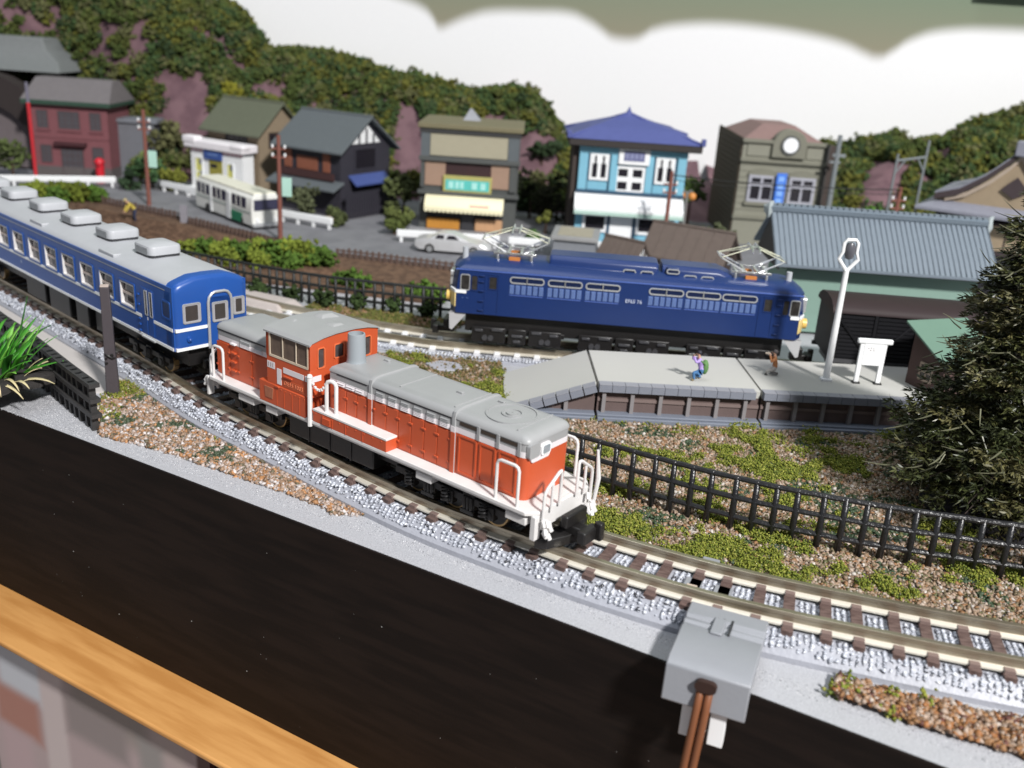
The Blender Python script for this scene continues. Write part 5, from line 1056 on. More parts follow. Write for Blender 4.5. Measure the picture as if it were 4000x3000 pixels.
# ================================================================ TOWN
RZ = -5.0
def winbox(par, x0, x1, z0, z1, y=0, fm=SIGNWHITE, fw=.9, cols=1, rows=1, gm=GLASS, nm='window', bar=.5, proud=.45):
    """window in a wall facing -y: frame, bars, panes"""
    w = frame_ring(rrect(x0, x1, z0, z1, .05, 1), rrect(x0+fw, x1-fw, z0+fw, z1-fw, .04, 1), y-proud, y+.05, 'y').build(nm, fm, par)
    for i in range(1, cols): x = x0+(x1-x0)*i/cols; part('bar', fm, w, (x-bar/2, x+bar/2, y-proud+.08, y, z0+fw*.5, z1-fw*.5))
    for j in range(1, rows): z = z0+(z1-z0)*j/rows; part('bar', fm, w, (x0+fw*.5, x1-fw*.5, y-proud+.12, y, z-bar/2, z+bar/2))
    part('pane', gm, w, (x0+fw*.7, x1-fw*.7, y-.12, y-.03, z0+fw*.7, z1-fw*.7)); return w
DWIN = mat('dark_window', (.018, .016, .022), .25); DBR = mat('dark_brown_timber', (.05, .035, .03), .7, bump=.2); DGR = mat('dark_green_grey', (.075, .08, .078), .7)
# ---- blue shop
bs = thing('shop_building', 'light blue shop with purple blue hipped roof and white awning', 'shop', (24, 442, RZ))
SKY = mat('sky_blue_wall', (.20, .46, .60), .6, var=.06); NAVY = mat('navy_trim', (.03, .075, .13), .6)
wl = part('wall', SKY, bs, (0, 48, 0, 40, 0, 46)); part('side_wall', DBR, bs, (-3.2, -.05, 1.5, 40, 0, 46))
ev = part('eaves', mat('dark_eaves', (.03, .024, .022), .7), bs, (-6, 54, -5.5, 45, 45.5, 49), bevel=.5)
rfm = mat('purple_blue_tiles', (.075, .092, .27), .6, var=.12, scale=.3, bump=.4, bscale=1.2)
b = MB(); b.loft([[(-6.3, -5.8, 48.8), (54.3, -5.8, 48.8), (54.3, 45.5, 48.8), (-6.3, 45.5, 48.8)], [(4, 4, 53.6), (44, 4, 53.6), (44, 36, 53.6), (4, 36, 53.6)], [(18, 16, 57.6), (26, 16, 57.6), (26, 24, 57.6), (18, 24, 57.6)], [(21.2, 19.2, 59.2), (22.8, 19.2, 59.2), (22.8, 20.8, 59.2), (21.2, 20.8, 59.2)]]); rf = b.build('roof', rfm, bs)
for c in ((-6.3, -5.8), (54.3, -5.8), (54.3, 45.5), (-6.3, 45.5)): MB().tube([(c[0], c[1], 49.2), ((c[0]*.28+22*.72), (c[1]*.28+20*.72), 56.0), (22, 20, 59.4)], .75, 6).build('hip_ridge', rfm, rf)
MB().lathe([(1.8, 58.6), (1.2, 60), (.5, 61.4), (.05, 62.6)], (22, 20, 0), 10).build('finial', rfm, rf, smooth=True)
for c in ((-6, -5.5), (54, -5.5)): part('corner_tile', rfm, rf, (c[0]-1, c[0]+1, c[1]-1, c[1]+1, 48.8, 52), bevel=.3)
for x0, x1 in ((-.4, 3.6), (14, 17.4), (30.2, 33.6), (44.4, 48.4)): part('pilaster', SKY, wl, (x0, x1, -1.2, .05, 25.5, 45.4), bevel=.2)
for x0, x1 in ((3.4, 4.1), (13.4, 14.1), (33.4, 34.1), (43.7, 44.4), (17.3, 17.8), (29.8, 30.3)): part('dark_edge', NAVY, wl, (x0, x1, -.5, .05, 25.5, 43.5))
part('upper_band', SKY, wl, (-.6, 48.6, -1.6, .05, 42.6, 45.4)); part('dark_edge', NAVY, wl, (-.8, 48.8, -1.8, .05, 24.6, 26.0))
for x in (4.6, 34.6): winbox(wl, x, x+8.6, 30.4, 42.4, -.1, SIGNWHITE, 1.1, 2, 1, DWIN, bar=1.6, proud=.9); [part('transom_bar', SIGNWHITE, wl, (x+k, x+k+.8, -1.2, -.9, 37.8, 41.8)) for k in (1.2, 3.0, 4.8, 6.6)]
d = winbox(wl, 16.6, 30.0, 25.6, 37.4, -.1, SIGNWHITE, 1.2, 2, 2, DWIN, 'double_door', 2.2, .8)
sgn = part('sign_board', SIGNWHITE, wl, (17.2, 31.4, -2.4, -.2, 38.2, 46.6), bevel=.4); part('sign_face', mat('grey_violet_face', (.13, .14, .28), .6), sgn, (19.6, 29, -2.55, -2.35, 40, 44.3))
for k in range(4): part('character_mark', mat('pale_violet_print', (.24, .26, .42), .6), sgn, (20.4+k*2.1, 21.7+k*2.1, -2.65, -2.5, 41, 43.4))
b = MB(); b.prism([(0.1, 24.8), (0.1, 23.8), (-7.5, 16.8), (-7.7, 18.6), (-4.5, 22.8)], -1.2, 48.6); aw = b.build('awning', SIGNWHITE, bs); part('awning_edge', mat('mint_edge', (.45, .62, .55), .6), aw, (-1.2, 48.6, -7.9, -7.4, 15.6, 17.2))
for x in (3.4, 28.2): winbox(wl, x, x+11.6, 6.6, 15.2, -.1, SIGNWHITE, 1.3, 1, 1, DWIN, proud=.8)
part('door', SIGNWHITE, wl, (16.2, 26.6, -.9, .05, .6, 16)); [part('dark_edge', NAVY, wl, (x, x+1.3, -1.2, .05, .6, 17)) for x in (14.8, 26.8, 41.0)]
part('step', mat('grey_blue_step', (.30, .32, .38), .7), bs, (-2, 50, -13, 0, -.9, .55))
# ---- tan shop
ts = thing('shop_building', 'narrow tan shop with cream scalloped awning and turquoise sign', 'shop', (-50, 455, RZ))
TAN_ = mat('tan_wall', (.33, .215, .155), .7, var=.06); OLV = mat('olive_beige_panel', (.36, .33, .24), .7, var=.05)
tw = part('wall', DGR, ts, (0, 46, .3, 42, 0, 47.5)); part('cornice', mat('olive_cornice', (.17, .15, .085), .7), ts, (-1.6, 47.6, -2.2, 44, 47.3, 49.6), bevel=.3)
part('cornice_lower', mat('dark_cornice', (.035, .035, .035), .7), ts, (-.8, 46.8, -1.4, .4, 45.2, 47.4)); part('sign_panel', OLV, tw, (4.4, 40.6, -.8, .35, 35, 45))
for x0, x1 in ((0, 4.2), (40.8, 46)): part('pillar', mat('slate_pillar', (.10, .115, .125), .7), tw, (x0, x1, -1.1, .35, 32.6, 45.2))
part('ledge', DGR, tw, (-.8, 46.8, -2.0, .35, 32.4, 34.6), bevel=.2)
for x0, x1 in ((2.2, 11.8), (33.4, 42.0)): part('tan_panel', TAN_, tw, (x0, x1, -.4, .35, 21, 32.3))
for x0, x1 in ((.2, 2.0), (42.2, 45.4)): part('pillar', DGR, tw, (x0, x1, -1.0, .35, 20, 32.4))
winbox(tw, 11.9, 33.3, 26.6, 32.2, .25, mat('maroon_frame', (.055, .02, .02), .6), .5, 2, 1, mat('maroon_window', (.04, .018, .02), .5), proud=.35)
sb = part('shop_sign', mat('mustard_frame', (.40, .37, .12), .6), tw, (11.0, 34.0, -2.0, -.2, 18.6, 26.2), bevel=.2); part('sign_face', mat('turquoise_face', (.10, .50, .46), .5), sb, (12.2, 32.8, -2.15, -1.9, 19.6, 24.4))
for x, w_ in ((13.6, 2.4), (16.8, 1.8), (19.2, 1.6), (24.6, 2.6), (28.8, 2.4)): part('character_mark', mat('pale_turquoise', (.38, .72, .68), .5), sb, (x, x+w_, -2.28, -2.1, 20.4, 23.6))
part('ledge', DGR, tw, (-1, 47, -2.6, .35, 17.0, 18.7), bevel=.2)
CRM = mat('cream_awning', (.86, .80, .55), .6, var=.03)
b = MB(); b.prism([(.1, 17.6), (-5.5, 15.6), (-8.2, 12.2), (-8.2, 10.6), (-7.9, 10.6), (-7.9, 12.0), (-5.3, 15.0), (.1, 16.9)], 3, 40.2); aw = b.build('awning', CRM, ts, bevel=.1)
for i in range(18): MB().cyl((4.0+i*2.07, -8.15, 10.7), 1.0, .3, 10, 0, None, 'y').build('scallop', CRM, aw)
part('red_print', mat('pale_red_print', (.85, .50, .40), .6), aw, (24.5, 33.5, -7.9, -7.62, 12.9, 13.9))
part('shop_front', mat('dark_opening', (.012, .011, .012), .6), tw, (3.6, 40, -.2, .35, 4.6, 16.8)); part('counter', mat('orange_counter', (.50, .22, .03), .6), tw, (3.8, 19.5, -1.4, .3, .6, 5.6), bevel=.2); part('counter', mat('tan_counter', (.52, .30, .16), .6), tw, (27, 40, -1.4, .3, .6, 6.2), bevel=.2)
part('door_post', DKGREY, tw, (20.4, 26, -.9, .3, .5, 10.6)); part('pavement', mat('grey_pavement', (.33, .33, .35), .8), ts, (-4, 52, -17, .2, -.9, .4))
b = MB(); b.loft([[(16, 22, 47), (28, 22, 47), (28, 34, 47), (16, 34, 47)], [(20.5, 27, 55), (21.5, 27, 55), (21.5, 28, 55), (20.5, 28, 55)]]); b.build('roof_lantern', mat('pale_grey_tiles', (.27, .28, .31), .7), ts)
# ---- grey clock building
cb_ = thing('clock_building', 'grey olive stone building with round white clock and blue upright sign', 'building', (103, 470, RZ))
GST = mat('grey_olive_stone', (.235, .232, .185), .75, var=.06, bump=.2); GST2 = mat('olive_stone_trim', (.185, .182, .142), .75)
cw = part('wall', GST, cb_, (0, 40, 0, 62, -.9, 50)); b = MB(); b.loft([[(-.5, .5, -.9), (-.05, .5, -.9), (-.05, 62, -.9), (-.5, 62, -.9)], [(-.5, .5, 51), (-.05, .5, 51), (-.05, 62, 52), (-.5, 62, 52)]]); sw = b.build('side_wall', mat('dark_brown_side', (.085, .064, .044), .85, bump=.4), cb_)
for i in range(20): part('board', MATS['dark_brown_side'], sw, (-.85, -.45, 1, 61.5, 1.2+i*2.5, 3.2+i*2.5))
for i in range(9): part('stone_course', GST2, cw, (-.15, 40.15, -.28, .02, 14+i*3.1, 14.35+i*3.1))
for z, d_, h in ((40.2, 1.6, 1.6), (49.2, 1.8, 1.8), (12.6, 1.2, 1.6)): part('cornice', GST2, cw, (-.7, 40.7, -d_, .1, z, z+h), bevel=.2)
b = MB(); arc = [(13.6, 43)] + [(21.8-8.2*math.cos(R(a)), 49+7.4*math.sin(R(a))) for a in range(0, 181, 15)] + [(30, 43)]; b.prism(arc, -2.2, 3, 'y'); ga = b.build('clock_gable', GST2, cb_, bevel=.3)
clk = MB().cyl((21.8, -3.0, 49.2), 4.6, 1.2, 28, 0, None, 'y').build('clock', mat('dark_clock_rim', (.085, .09, .085), .6), ga, smooth=True); MB().cyl((21.8, -3.25, 49.2), 3.5, .5, 28, 0, None, 'y').build('clock_face', mat('white_clock_face', (.85, .86, .88), .4), clk, smooth=True)
part('upper_panel', GST, cw, (2, 13, -.6, .1, 43, 48.4), bevel=.2); part('upper_panel', GST, cw, (30.6, 38.5, -.6, .1, 43, 48.4), bevel=.2)
b = MB(); b.loft([[(0, 3, 50), (40, 3, 50), (40, 62, 50), (0, 62, 50)], [(12, 18, 57), (28, 18, 57), (28, 48, 57), (12, 48, 57)]]); b.build('roof', mat('dusty_pink_roof', (.235, .15, .14), .8), cb_)
GWF = mat('pale_grey_frame', (.36, .36, .41), .6)
for x in (4.8, 24.4):
    b = MB(); b.prism([(x-1.2, 34)] + [(x+6.4-7.2*math.cos(R(a)), 34+3.4*math.sin(R(a))) for a in range(0, 181, 20)] + [(x+14, 34)], -.9, .1, 'y'); b.build('window_arch', GST2, cw)
    winbox(cw, x, x+12.8, 21.2, 34.2, -.2, GWF, 1.4, 2, 1, DWIN, bar=1.2, proud=1.0); part('bar', GWF, cw, (x+.4, x+12.4, -1.3, -.9, 29.0, 30.6)); part('sill', GST2, cw, (x-1, x+13.8, -1.6, .1, 19.6, 21.3))
vs_ = part('upright_sign', mat('bright_blue_sign', (.045, .17, .66), .5), cb_, (17.4, 22.4, -3.6, -2.9, 20, 36), bevel=.6)
for k in range(4): part('character_mark', mat('pale_blue_print', (.22, .42, .85), .5), vs_, (18.4, 21.2, -3.72, -3.55, 21.6+k*3.5, 24.0+k*3.5))
part('drainpipe', mat('dark_pipe', (.05, .048, .045), .6), cb_, (40.0, 41.6, -.5, 1.5, 4, 50)); part('dark_board_edge', DBR, cb_, (41.6, 44.5, 1, 6, 0, 50))
# ---- timber houses
def gable_house(label, loc, rz, L, D, h, rise, wall, roof, over=3, name='house', cat='house'):
    t = thing(name, label, cat, loc, rz); w = part('wall', wall, t, (0, L, 0, D, 0, h))
    b = MB(); b.prism([(.05, h-.02), (D-.05, h-.02), (D/2, h+rise-.3)], .05, L-.05); b.build('gable', wall, t)
    for s in (0, 1):
        y0, y1 = (-over, D/2) if s == 0 else (D+over, D/2); sl = rise/(D/2); z0_ = h-over*sl
        b = MB(); b.loft([[(x, y0, z0_), (x, y1, h+rise), (x, y1, h+rise+1.1), (x, y0, z0_+1.1)] for x in (-over, L+over)]); rf_ = b.build('roof_slope', roof, t, bevel=.15)
    b = MB(); b.tube([(-over, D/2, h+rise+1), (L+over, D/2, h+rise+1)], .8, 6); b.build('ridge', roof, t); return t, w
BEI = mat('beige_house_wall', (.265, .205, .14), .75, var=.08); OLR = mat('olive_roof', (.115, .125, .085), .75, var=.1, bump=.2)
t, w = gable_house('beige house with olive roof behind the white shop front', (-171.5, 520, RZ), -29.5, 37, 30, 35, 13, BEI, OLR, 3.5)
winbox(w, 13, 29, 26, 33, -.05, DBR, .6, 5, 1, DWIN); part('brown_board', DBR, w, (10, 31, -.25, .05, 33, 35))
for y, z in ((7, 26), (20, 20)):
    o = winbox(w, 0, 7.5, 0, 8, 0, DBR, .7, 2, 1, DWIN); o.location = (37.0, y, z); o.rotation_euler = (0, 0, R(90))
DKT = mat('blue_black_timber', (.032, .030, .042), .7, bump=.2); SLR = mat('slate_roof', (.105, .12, .13), .7, var=.08, bump=.25)
t, w = gable_house('dark timber house with slate roof and white gable above the street corner', (-123.5, 486, RZ), -30, 38.5, 38, 33.5, 13.5, DKT, SLR, 4)
for x0, x1 in ((2, 7), (10.5, 24), (27.5, 32)): part('red_brown_shutter', mat('red_brown_boards', (.27, .095, .055), .7), w, (x0, x1, -.5, .05, 21, 30 if x1-x0 < 6 else 27.5), bevel=.1)
part('balcony_rail', mat('maroon_rail', (.06, .025, .025), .7), w, (-1, 36, -2.5, -1.6, 17.5, 21)); b = MB(); b.loft([[(x, .1, 16.4), (x, -8, 13.0), (x, -8, 14.0), (x, .1, 17.6)] for x in (-4, 41)]); b.build('lower_roof', SLR, t, bevel=.15)
ga = MB().prism([(8, 35), (19, 44.5), (30, 35)], 38.45, 38.75).build('white_plaster', SIGNWHITE, t)
for y in (13.5, 19, 24.5): part('timber', DKT, ga, (38.7, 39.0, y-.6, y+.6, 34.8, 42 if y == 19 else 39.5))
o = winbox(w, 0, 17, 0, 11, 0, DKT, .9, 1, 1, DWIN); o.location = (38.5, 10, 22); o.rotation_euler = (0, 0, R(90))
b = MB(); b.loft([[(38.4, y, 19.2), (43.5, y, 15.2), (43.5, y, 16.0), (38.4, y, 20.2)] for y in (6, 34)]); b.build('blue_awning', mat('blue_awning', (.055, .085, .26), .6), t)
lat = thing('slatted_fence', 'dark slatted garden fence below the blue awning', 'fence', (-86, 462, RZ), 58)
for i in range(22): part('slat', DKT, lat, (i*1.75, i*1.75+.9, 0, .7, .4, 13))
part('rail', DKT, lat, (-.3, 38.6, .7, 1.3, 3, 4)); part('rail', DKT, lat, (-.3, 38.6, .7, 1.3, 10, 11))
k_ = part('kerb_slab', mat('sand_kerb', (.42, .35, .25), .8), None, (0, 46, 0, 5, 0, 1.4)); k_.location = (-93, 457, RZ); k_.rotation_euler = (0, 0, R(56)); tag(k_, 'sand coloured kerb slab at the foot of the dark slatted fence', 'kerb')
# ---- white shop front
ws = thing('shop_building', 'small white shop front with yellow windows and blue sign', 'shop', (-177.5, 509, RZ), -27)
PNK = mat('pale_pink_white', (.84, .80, .83), .6, var=.03)
ww_ = part('wall', SIGNWHITE, ws, (0, 36, 0, 8, -.5, 24)); part('cornice', PNK, ws, (-3, 38.5, -2.4, 9, 24, 28.4), bevel=.8); part('cornice_end', PNK, ws, (-3.4, 6, -2.8, 3, 26.5, 30.2), bevel=.8); part('cornice_end', PNK, ws, (30, 39, -2.8, 3, 26, 28.6), bevel=.8)
for i in range(13): part('pink_tooth', mat('pink_tooth', (.72, .42, .48), .6), ww_, (.6+i*2.8, 2.2+i*2.8, -.5, .05, 22.4, 23.8)) if not 4 <= i <= 7 else None
sb = part('blue_sign', mat('deep_blue_sign', (.04, .085, .29), .5), ww_, (10.2, 22.4, -1.2, -.2, 19.2, 24)); part('print_line', mat('blue_print', (.12, .20, .45), .5), sb, (13, 20, -1.32, -1.15, 21.2, 22.4))
YEL = mat('yellow_window', (.62, .60, .17), .5)
for x0, x1, z0, z1 in ((3, 8.4, 4.5, 19.5), (25.2, 30, 3, 18.5)): winbox(ww_, x0, x1, z0, z1, -.05, SIGNWHITE, .5, 1, 2, YEL); part('dark_edge', mat('grey_blue_edge', (.18, .19, .23), .5), ww_, (x1-1.7, x1-.4, -.45, .05, z0+2, z0+8)); part('dark_edge', MATS['grey_blue_edge'], ww_, (x1-2.3, x1-.4, -.45, .05, z1-3.5, z1-1))
dd = part('doorway', mat('olive_doorway', (.30, .27, .05), .6), ww_, (13, 22, -.35, .05, 4, 19)); part('dark_pane', DWIN, dd, (13.6, 18.5, -.45, -.3, 5, 9.5)); part('dark_pane', DWIN, dd, (14, 18.5, -.45, -.3, 15, 17)); part('counter', SIGNWHITE, ws, (-.5, 36.5, -5, 0, -.5, 4), bevel=.3)
# ---- red brick building and hall
rb = thing('brick_building', 'dark red brick building with grey roof behind the post box', 'building', (-272.5, 531, RZ), 3)
BRK = mat('dark_red_brick', (.20, .072, .082), .8, var=.12, bump=.3); bw = part('wall', BRK, rb, (0, 41.5, 0, 34, -.5, 39)); part('plinth', mat('dark_grey_plinth', (.11, .095, .095), .8), rb, (-.3, 41.8, -.5, 34, -.6, 5.5))
part('eaves', mat('dark_green_eaves', (.025, .06, .04), .7), rb, (-3, 44.5, -3.5, 37, 38.6, 41), bevel=.2)
b = MB(); b.loft([[(-3, -3.5, 40.8), (44.5, -3.5, 40.8), (44.5, 37, 40.8), (-3, 37, 40.8)], [(0, 12, 52), (41.5, 12, 52), (41.5, 22, 52), (0, 22, 52)]]); b.build('roof', mat('mauve_grey_roof', (.155, .14, .145), .75, bump=.3), rb)
BWF = mat('brick_window_frame', (.085, .06, .065), .6); BGL = mat('grey_window', (.085, .08, .09), .3)
for x0, x1 in ((3.5, 9.5), (15, 26.5), (32, 38)): winbox(bw, x0, x1, 26, 35.5, -.1, BWF, .6, 2 if x1-x0 < 8 else 3, 4, BGL, bar=.4); part('sill', BRK, bw, (x0-.7, x1+.7, -.9, .05, 24.6, 25.9))
for x0, x1 in ((4, 10), (32, 38)): winbox(bw, x0, x1, 7.5, 17, -.1, BWF, .6, 2, 4, BGL, bar=.4)
winbox(bw, 15, 27, .2, 15.5, -.1, BWF, .6, 4, 4, BGL, 'double_door', .4); part('porch_canopy', mat('dark_maroon', (.055, .014, .018), .7), bw, (12.5, 29.5, -3.8, .05, 17.2, 19.2), bevel=.3); part('brick_band', BRK, bw, (-.2, 41.7, -.5, .05, 21, 22.2))
hl = thing('hall_building', 'large grey hall with stepped roof and dark round arch at the left edge', 'building', (-322, 552, RZ))
HGR = mat('grey_hall_roof', (.17, .18, .18), .75, var=.08, bump=.3)
part('wall', mat('grey_hall_wall', (.15, .145, .15), .8), hl, (0, 40, 6, 46, -.5, 38))
b = MB(); b.loft([[(-30, 8, 53), (54, 8, 53), (54, 60, 53), (-30, 60, 53)], [(-30, 16, 58), (50, 16, 58), (50, 52, 58), (-30, 52, 58)], [(-30, 22, 64), (41, 22, 64), (41, 46, 64), (-30, 46, 64)], [(-30, 24, 71), (38, 24, 71), (38, 44, 71), (-30, 44, 71)]]); b.build('roof', HGR, hl, bevel=.8)
b = MB(); pr = [(-22, 0)] + [(16-38*math.cos(R(a)), 8+44*math.sin(R(a))) for a in range(0, 181, 12)] + [(54, 0)]; inn = [(-12, 0)] + [(16-28*math.cos(R(a)), 2+33*math.sin(R(a))) for a in range(0, 181, 12)] + [(44, 0)]
frame_ring(pr, inn, -4, 8, 'y', 0, b); b.build('arch', mat('black_brown_arch', (.028, .02, .019), .8), hl); part('arch_wall', mat('mauve_grey_wall', (.15, .125, .13), .8), hl, (-12, 44, 2, 6, -.5, 34))
# ---- mauve grey shed roof behind the brick building
sh_ = thing('shed', 'low grey flat roofed shed right of the red brick building', 'shed', (-232, 548, RZ), 6); part('wall', mat('grey_shed_wall', (.15, .155, .175), .8), sh_, (0, 20, 0, 14, -.5, 30)); part('roof', mat('blue_grey_roof', (.17, .18, .205), .75), sh_, (-.5, 22, -1.5, 15, 29.8, 32), bevel=.2)
# ---- station building with tiled roof
st = thing('station_building', 'long station building with blue grey tiled roof and mint green wall', 'building', (88, 318, RZ), -1.5)
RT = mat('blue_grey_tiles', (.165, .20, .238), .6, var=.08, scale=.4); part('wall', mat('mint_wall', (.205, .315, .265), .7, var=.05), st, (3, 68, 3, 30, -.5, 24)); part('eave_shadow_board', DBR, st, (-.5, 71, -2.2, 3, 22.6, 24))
def rz_(t0): return 24+15.2*(t0**.92)
b = MB(); rows = [0, .25, .5, .75, 1]
b.loft([[(x+ins, -3+19*t0, rz_(t0)+dz) for t0, dz in [(q, 0) for q in rows]+[(q, -1.0) for q in rows[::-1]]] for x, ins in ((-2.5, 0), (72, 0))]); rfo = b.build('roof_front', RT, st)
b = MB(); b.loft([[(x, 16, 38), (x, 36, 24), (x, 36, 25), (x, 16, 39.2)] for x in (-2.5, 72)]); b.build('roof_back', RT, st)
me = MB().tube([(0, -3.2, rz_(0)+.25), (0, 1.7, rz_(.25)+.3), (0, 6.5, rz_(.5)+.3), (0, 11.2, rz_(.75)+.3), (0, 15.6, rz_(1)+.2)], .15, 5).mesh('tile_roll', RT, True)
for i in range(43): link('tile_roll', me, rfo, (-2.2+i*1.76, 0, 0))
rdg = part('ridge', mat('ridge_blue_grey', (.125, .165, .205), .6), st, (-2.8, 72.3, 14.6, 17.4, 38.4, 40.6), bevel=.3); [part('ridge_course', RT, rdg, (-2.9, 72.4, 14.4, 17.6, 39.0+k*.75, 39.3+k*.75)) for k in range(2)]
for i in range(36): part('ridge_tile', RT, rdg, (-2.6+i*2.08, -1.0+i*2.08, 15.0, 17.0, 40.5, 41.3))
for x in (-4.0, 71.6): MB().blob((x+1, 16, 39), 2.4, 10, 0, 3, .3, (.7, .8, 1.2)).build('ridge_end_tile', mat('pale_tile', (.40, .45, .46), .6), rdg, smooth=True)
b = MB(); b.prism([(-2.5, 22), (16, 37.8), (34, 22)], -1.5, -.8); b.build('gable_board', mat('dark_board', (.035, .03, .03), .7), st); b = MB(); b.prism([(4, 24), (16, 35), (28, 24)], -1.0, 2.5); b.build('gable_wall', mat('pinkish_wall', (.33, .25, .22), .7), st)
# ---- temple at the right
tm = thing('temple_building', 'temple with curved gable roof and beige panels at the right edge', 'temple', (169, 404, RZ), -32)
TBE = mat('temple_beige', (.33, .255, .17), .75); TDK = mat('temple_dark_wood', (.05, .035, .038), .75); TGR = mat('temple_grey_tiles', (.22, .225, .27), .7, bump=.3)
twl = part('wall', TDK, tm, (3, 58, 0, 40, -.5, 31));
for i in range(6): part('panel', TBE, twl, (5+i*9, 13.2+i*9, -.3, .05, 20, 30))
part('dark_opening', DWIN, twl, (8, 50, -.25, .05, 2, 18)); part('pillar', TBE, twl, (3, 6, -.6, .05, -.5, 20))
b = MB(); b.loft([[(-4, -7, 33.2), (66, -7, 33.2), (66, 50, 33.2), (-4, 50, 33.2)], [(-4, -7, 34.6), (66, -7, 34.6), (66, 50, 34.6), (-4, 50, 34.6)], [(5, 0, 38), (57, 0, 38), (57, 44, 38), (5, 44, 38)]]); b.build('lower_roof', TGR, tm, bevel=.2)
gp = [(2, 37.5), (11, 40.5), (20, 47), (27, 54), (31, 59), (35, 54), (42, 47), (51, 40.5), (60, 37.5)]
b = MB(); b.prism(gp, -1, .6, 'y'); gb_ = b.build('gable', TBE, tm)
for s in (0, 1):
    half = gp[:5] if s == 0 else gp[4:]; b = MB(); b.loft([[(x, y, z+.2), (x, y, z+2.6)][::1] + [(x, y+1.6, z+2.6), (x, y+1.6, z+.2)] for (x, z), y in zip(half, [-3.2]*5)]); b.build('bargeboard', TDK, gb_)
    b = MB(); b.loft([[(x, -3, z+2.0), (x, 40, z+2.0), (x, 40, z+3.4), (x, -3, z+3.4)] for x, z in half]); b.build('roof_slope', TGR, tm)
    b = MB(); b.loft([[(31+(x-31)*.86, -2.2, z*.9+3.6), (31+(x-31)*.86, -2.2, z*.9+5.6), (31+(x-31)*.86, -1, z*.9+5.6), (31+(x-31)*.86, -1, z*.9+3.6)] for x, z in half]); b.build('gable_trim', mat('pale_beige_trim', (.42, .34, .27), .7), gb_)
b = MB(); b.prism([(26, 44.5), (28, 47), (31, 50), (34, 47), (36, 44.5), (33.5, 43), (31, 41.5), (28.5, 43)], -2.0, -.8, 'y'); b.build('gable_ornament', TDK, gb_)
part('ridge_end', TGR, tm, (28, 34, -4.5, 2, 58, 64), bevel=.6)
# ---- small sheds behind the dark blue engine
BRF = mat('brown_shed_roof', (.115, .088, .075), .8, var=.15, bump=.3)
def smallshed(label, loc, rz, L, D, h, rise, wall):
    t, w = gable_house(label, loc, rz, L, D, h, rise, wall, BRF, 1.6, 'shed', 'shed')
    for i in range(7):
        x = -1+i*(L+2)/6.5; b = MB(); b.tube([(x, -1.5, h-1.5*rise/(D/2)+1.25), (x, D/2, h+rise+1.25)], .2, 4); b.build('roof_batten', BRF, t)
    part('bargeboard', DBR, t, (L+1.5, L+1.9, D/2-.5, D/2+.5, h, h+rise)); return t
smallshed('small brown roofed shed in front of the blue shop steps', (32, 398, RZ), -38, 17, 16, 2.5, 9, SIGNWHITE)
smallshed('larger brown roofed shed between the blue shop and the station roof', (52, 400, RZ), -30, 34, 22, 7, 11, DBR)
fs = thing('flat_roof_shed', 'small grey hut with flat sand coloured roof beside the blue shop', 'shed', (13.5, 396, RZ), -6)
b = MB(); b.loft([[(-1, -2, -.5), (19, -2, -.5), (19, 24, -.5), (-1, 24, -.5)], [(0, 0, 11), (17, 0, 11), (17, 22, 11), (0, 22, 11)]]); b.build('wall', mat('blue_grey_shed', (.17, .18, .20), .7), fs); rf_ = part('roof', mat('grey_shed_roof', (.27, .27, .27), .7), fs, (-1.5, 18.5, -1.5, 23.5, 10.8, 12.6), bevel=.3); part('roof_inset', mat('sand_roof', (.33, .30, .23), .8), rf_, (1.2, 15.8, 1.2, 21, 12.55, 12.8))
# ---- bus, car
bus = thing('bus', 'white and cream bus with green flash on the street before the white shop', 'bus', (-116.5, 428.5, RZ), 133)
BW = mat('cream_white_bus', (.80, .80, .76), .4); prb = [(-7, 1.6), (-7.2, 9), (-6.7, 14), (-5.2, 15.6), (5.2, 15.6), (6.7, 14), (7.2, 9), (7, 1.6)]
b = MB(); b.prism(prb, 0, 58); bb_ = b.build('body', BW, bus, bevel=.35); part('roof', mat('cream_bus_roof', (.78, .76, .64), .5), bus, (.5, 57.5, -5.6, 5.6, 15.3, 16.3), bevel=.4)
def bwin(x0, x1, s=1):
    w = MB().box(x0, x1, s*7.02-.1, s*7.02+.25 if s > 0 else s*7.02+.1, 9.0, 13.7).build('window', mat('bus_glass', (.04, .04, .075), .15), bb_); return w
for x0, x1 in ((5.5, 19), (25.5, 39), (42.5, 55)):
    w = bwin(x0, x1); [part('bar', BW, w, (x0+(x1-x0)*k/3-.25, x0+(x1-x0)*k/3+.25, 7.1, 7.4, 9, 13.7)) for k in (1, 2)]
part('windscreen', mat('bus_glass', (0, 0, 0)), bb_, (-.3, .2, -6, 6, 8.6, 13.4)); part('bumper', SILVER, bb_, (-.8, .3, -7, 7, 1.2, 3.0), bevel=.2)
for x0, x1 in ((20.5, 24.5), (40, 42)): part('door', SIGNWHITE, bb_, (x0, x1, 6.9, 7.4, 1.6, 13.8), bevel=.15)
b = MB(); b.prism([(11, 1.8), (20, 1.8), (20, 6.2), (9, 6.2)], 7.0, 7.35, 'y'); b.build('green_flash', mat('bus_green', (.01, .20, .095), .5), bb_); part('grey_line', mat('grey_green_line', (.25, .32, .30), .5), bb_, (1, 57, 7.05, 7.3, 7.2, 7.6))
for y in (-4.5, 4.5): MB().cyl((-.5, y, 4.2), .9, .5, 12, 0, None, 'x').build('headlight', SIGNWHITE, bb_, smooth=True)
for x in (11, 45):
    for y in (-6.9, 5.9): MB().cyl((x, y, 2.4), 2.4, 1.3, 18, 0, None, 'y').build('wheel', BLACK, bus, smooth=True)
car = thing('car', 'silver sports car parked behind the guard rail of the tan shop', 'car', (-45.5, 408, RZ), -3)
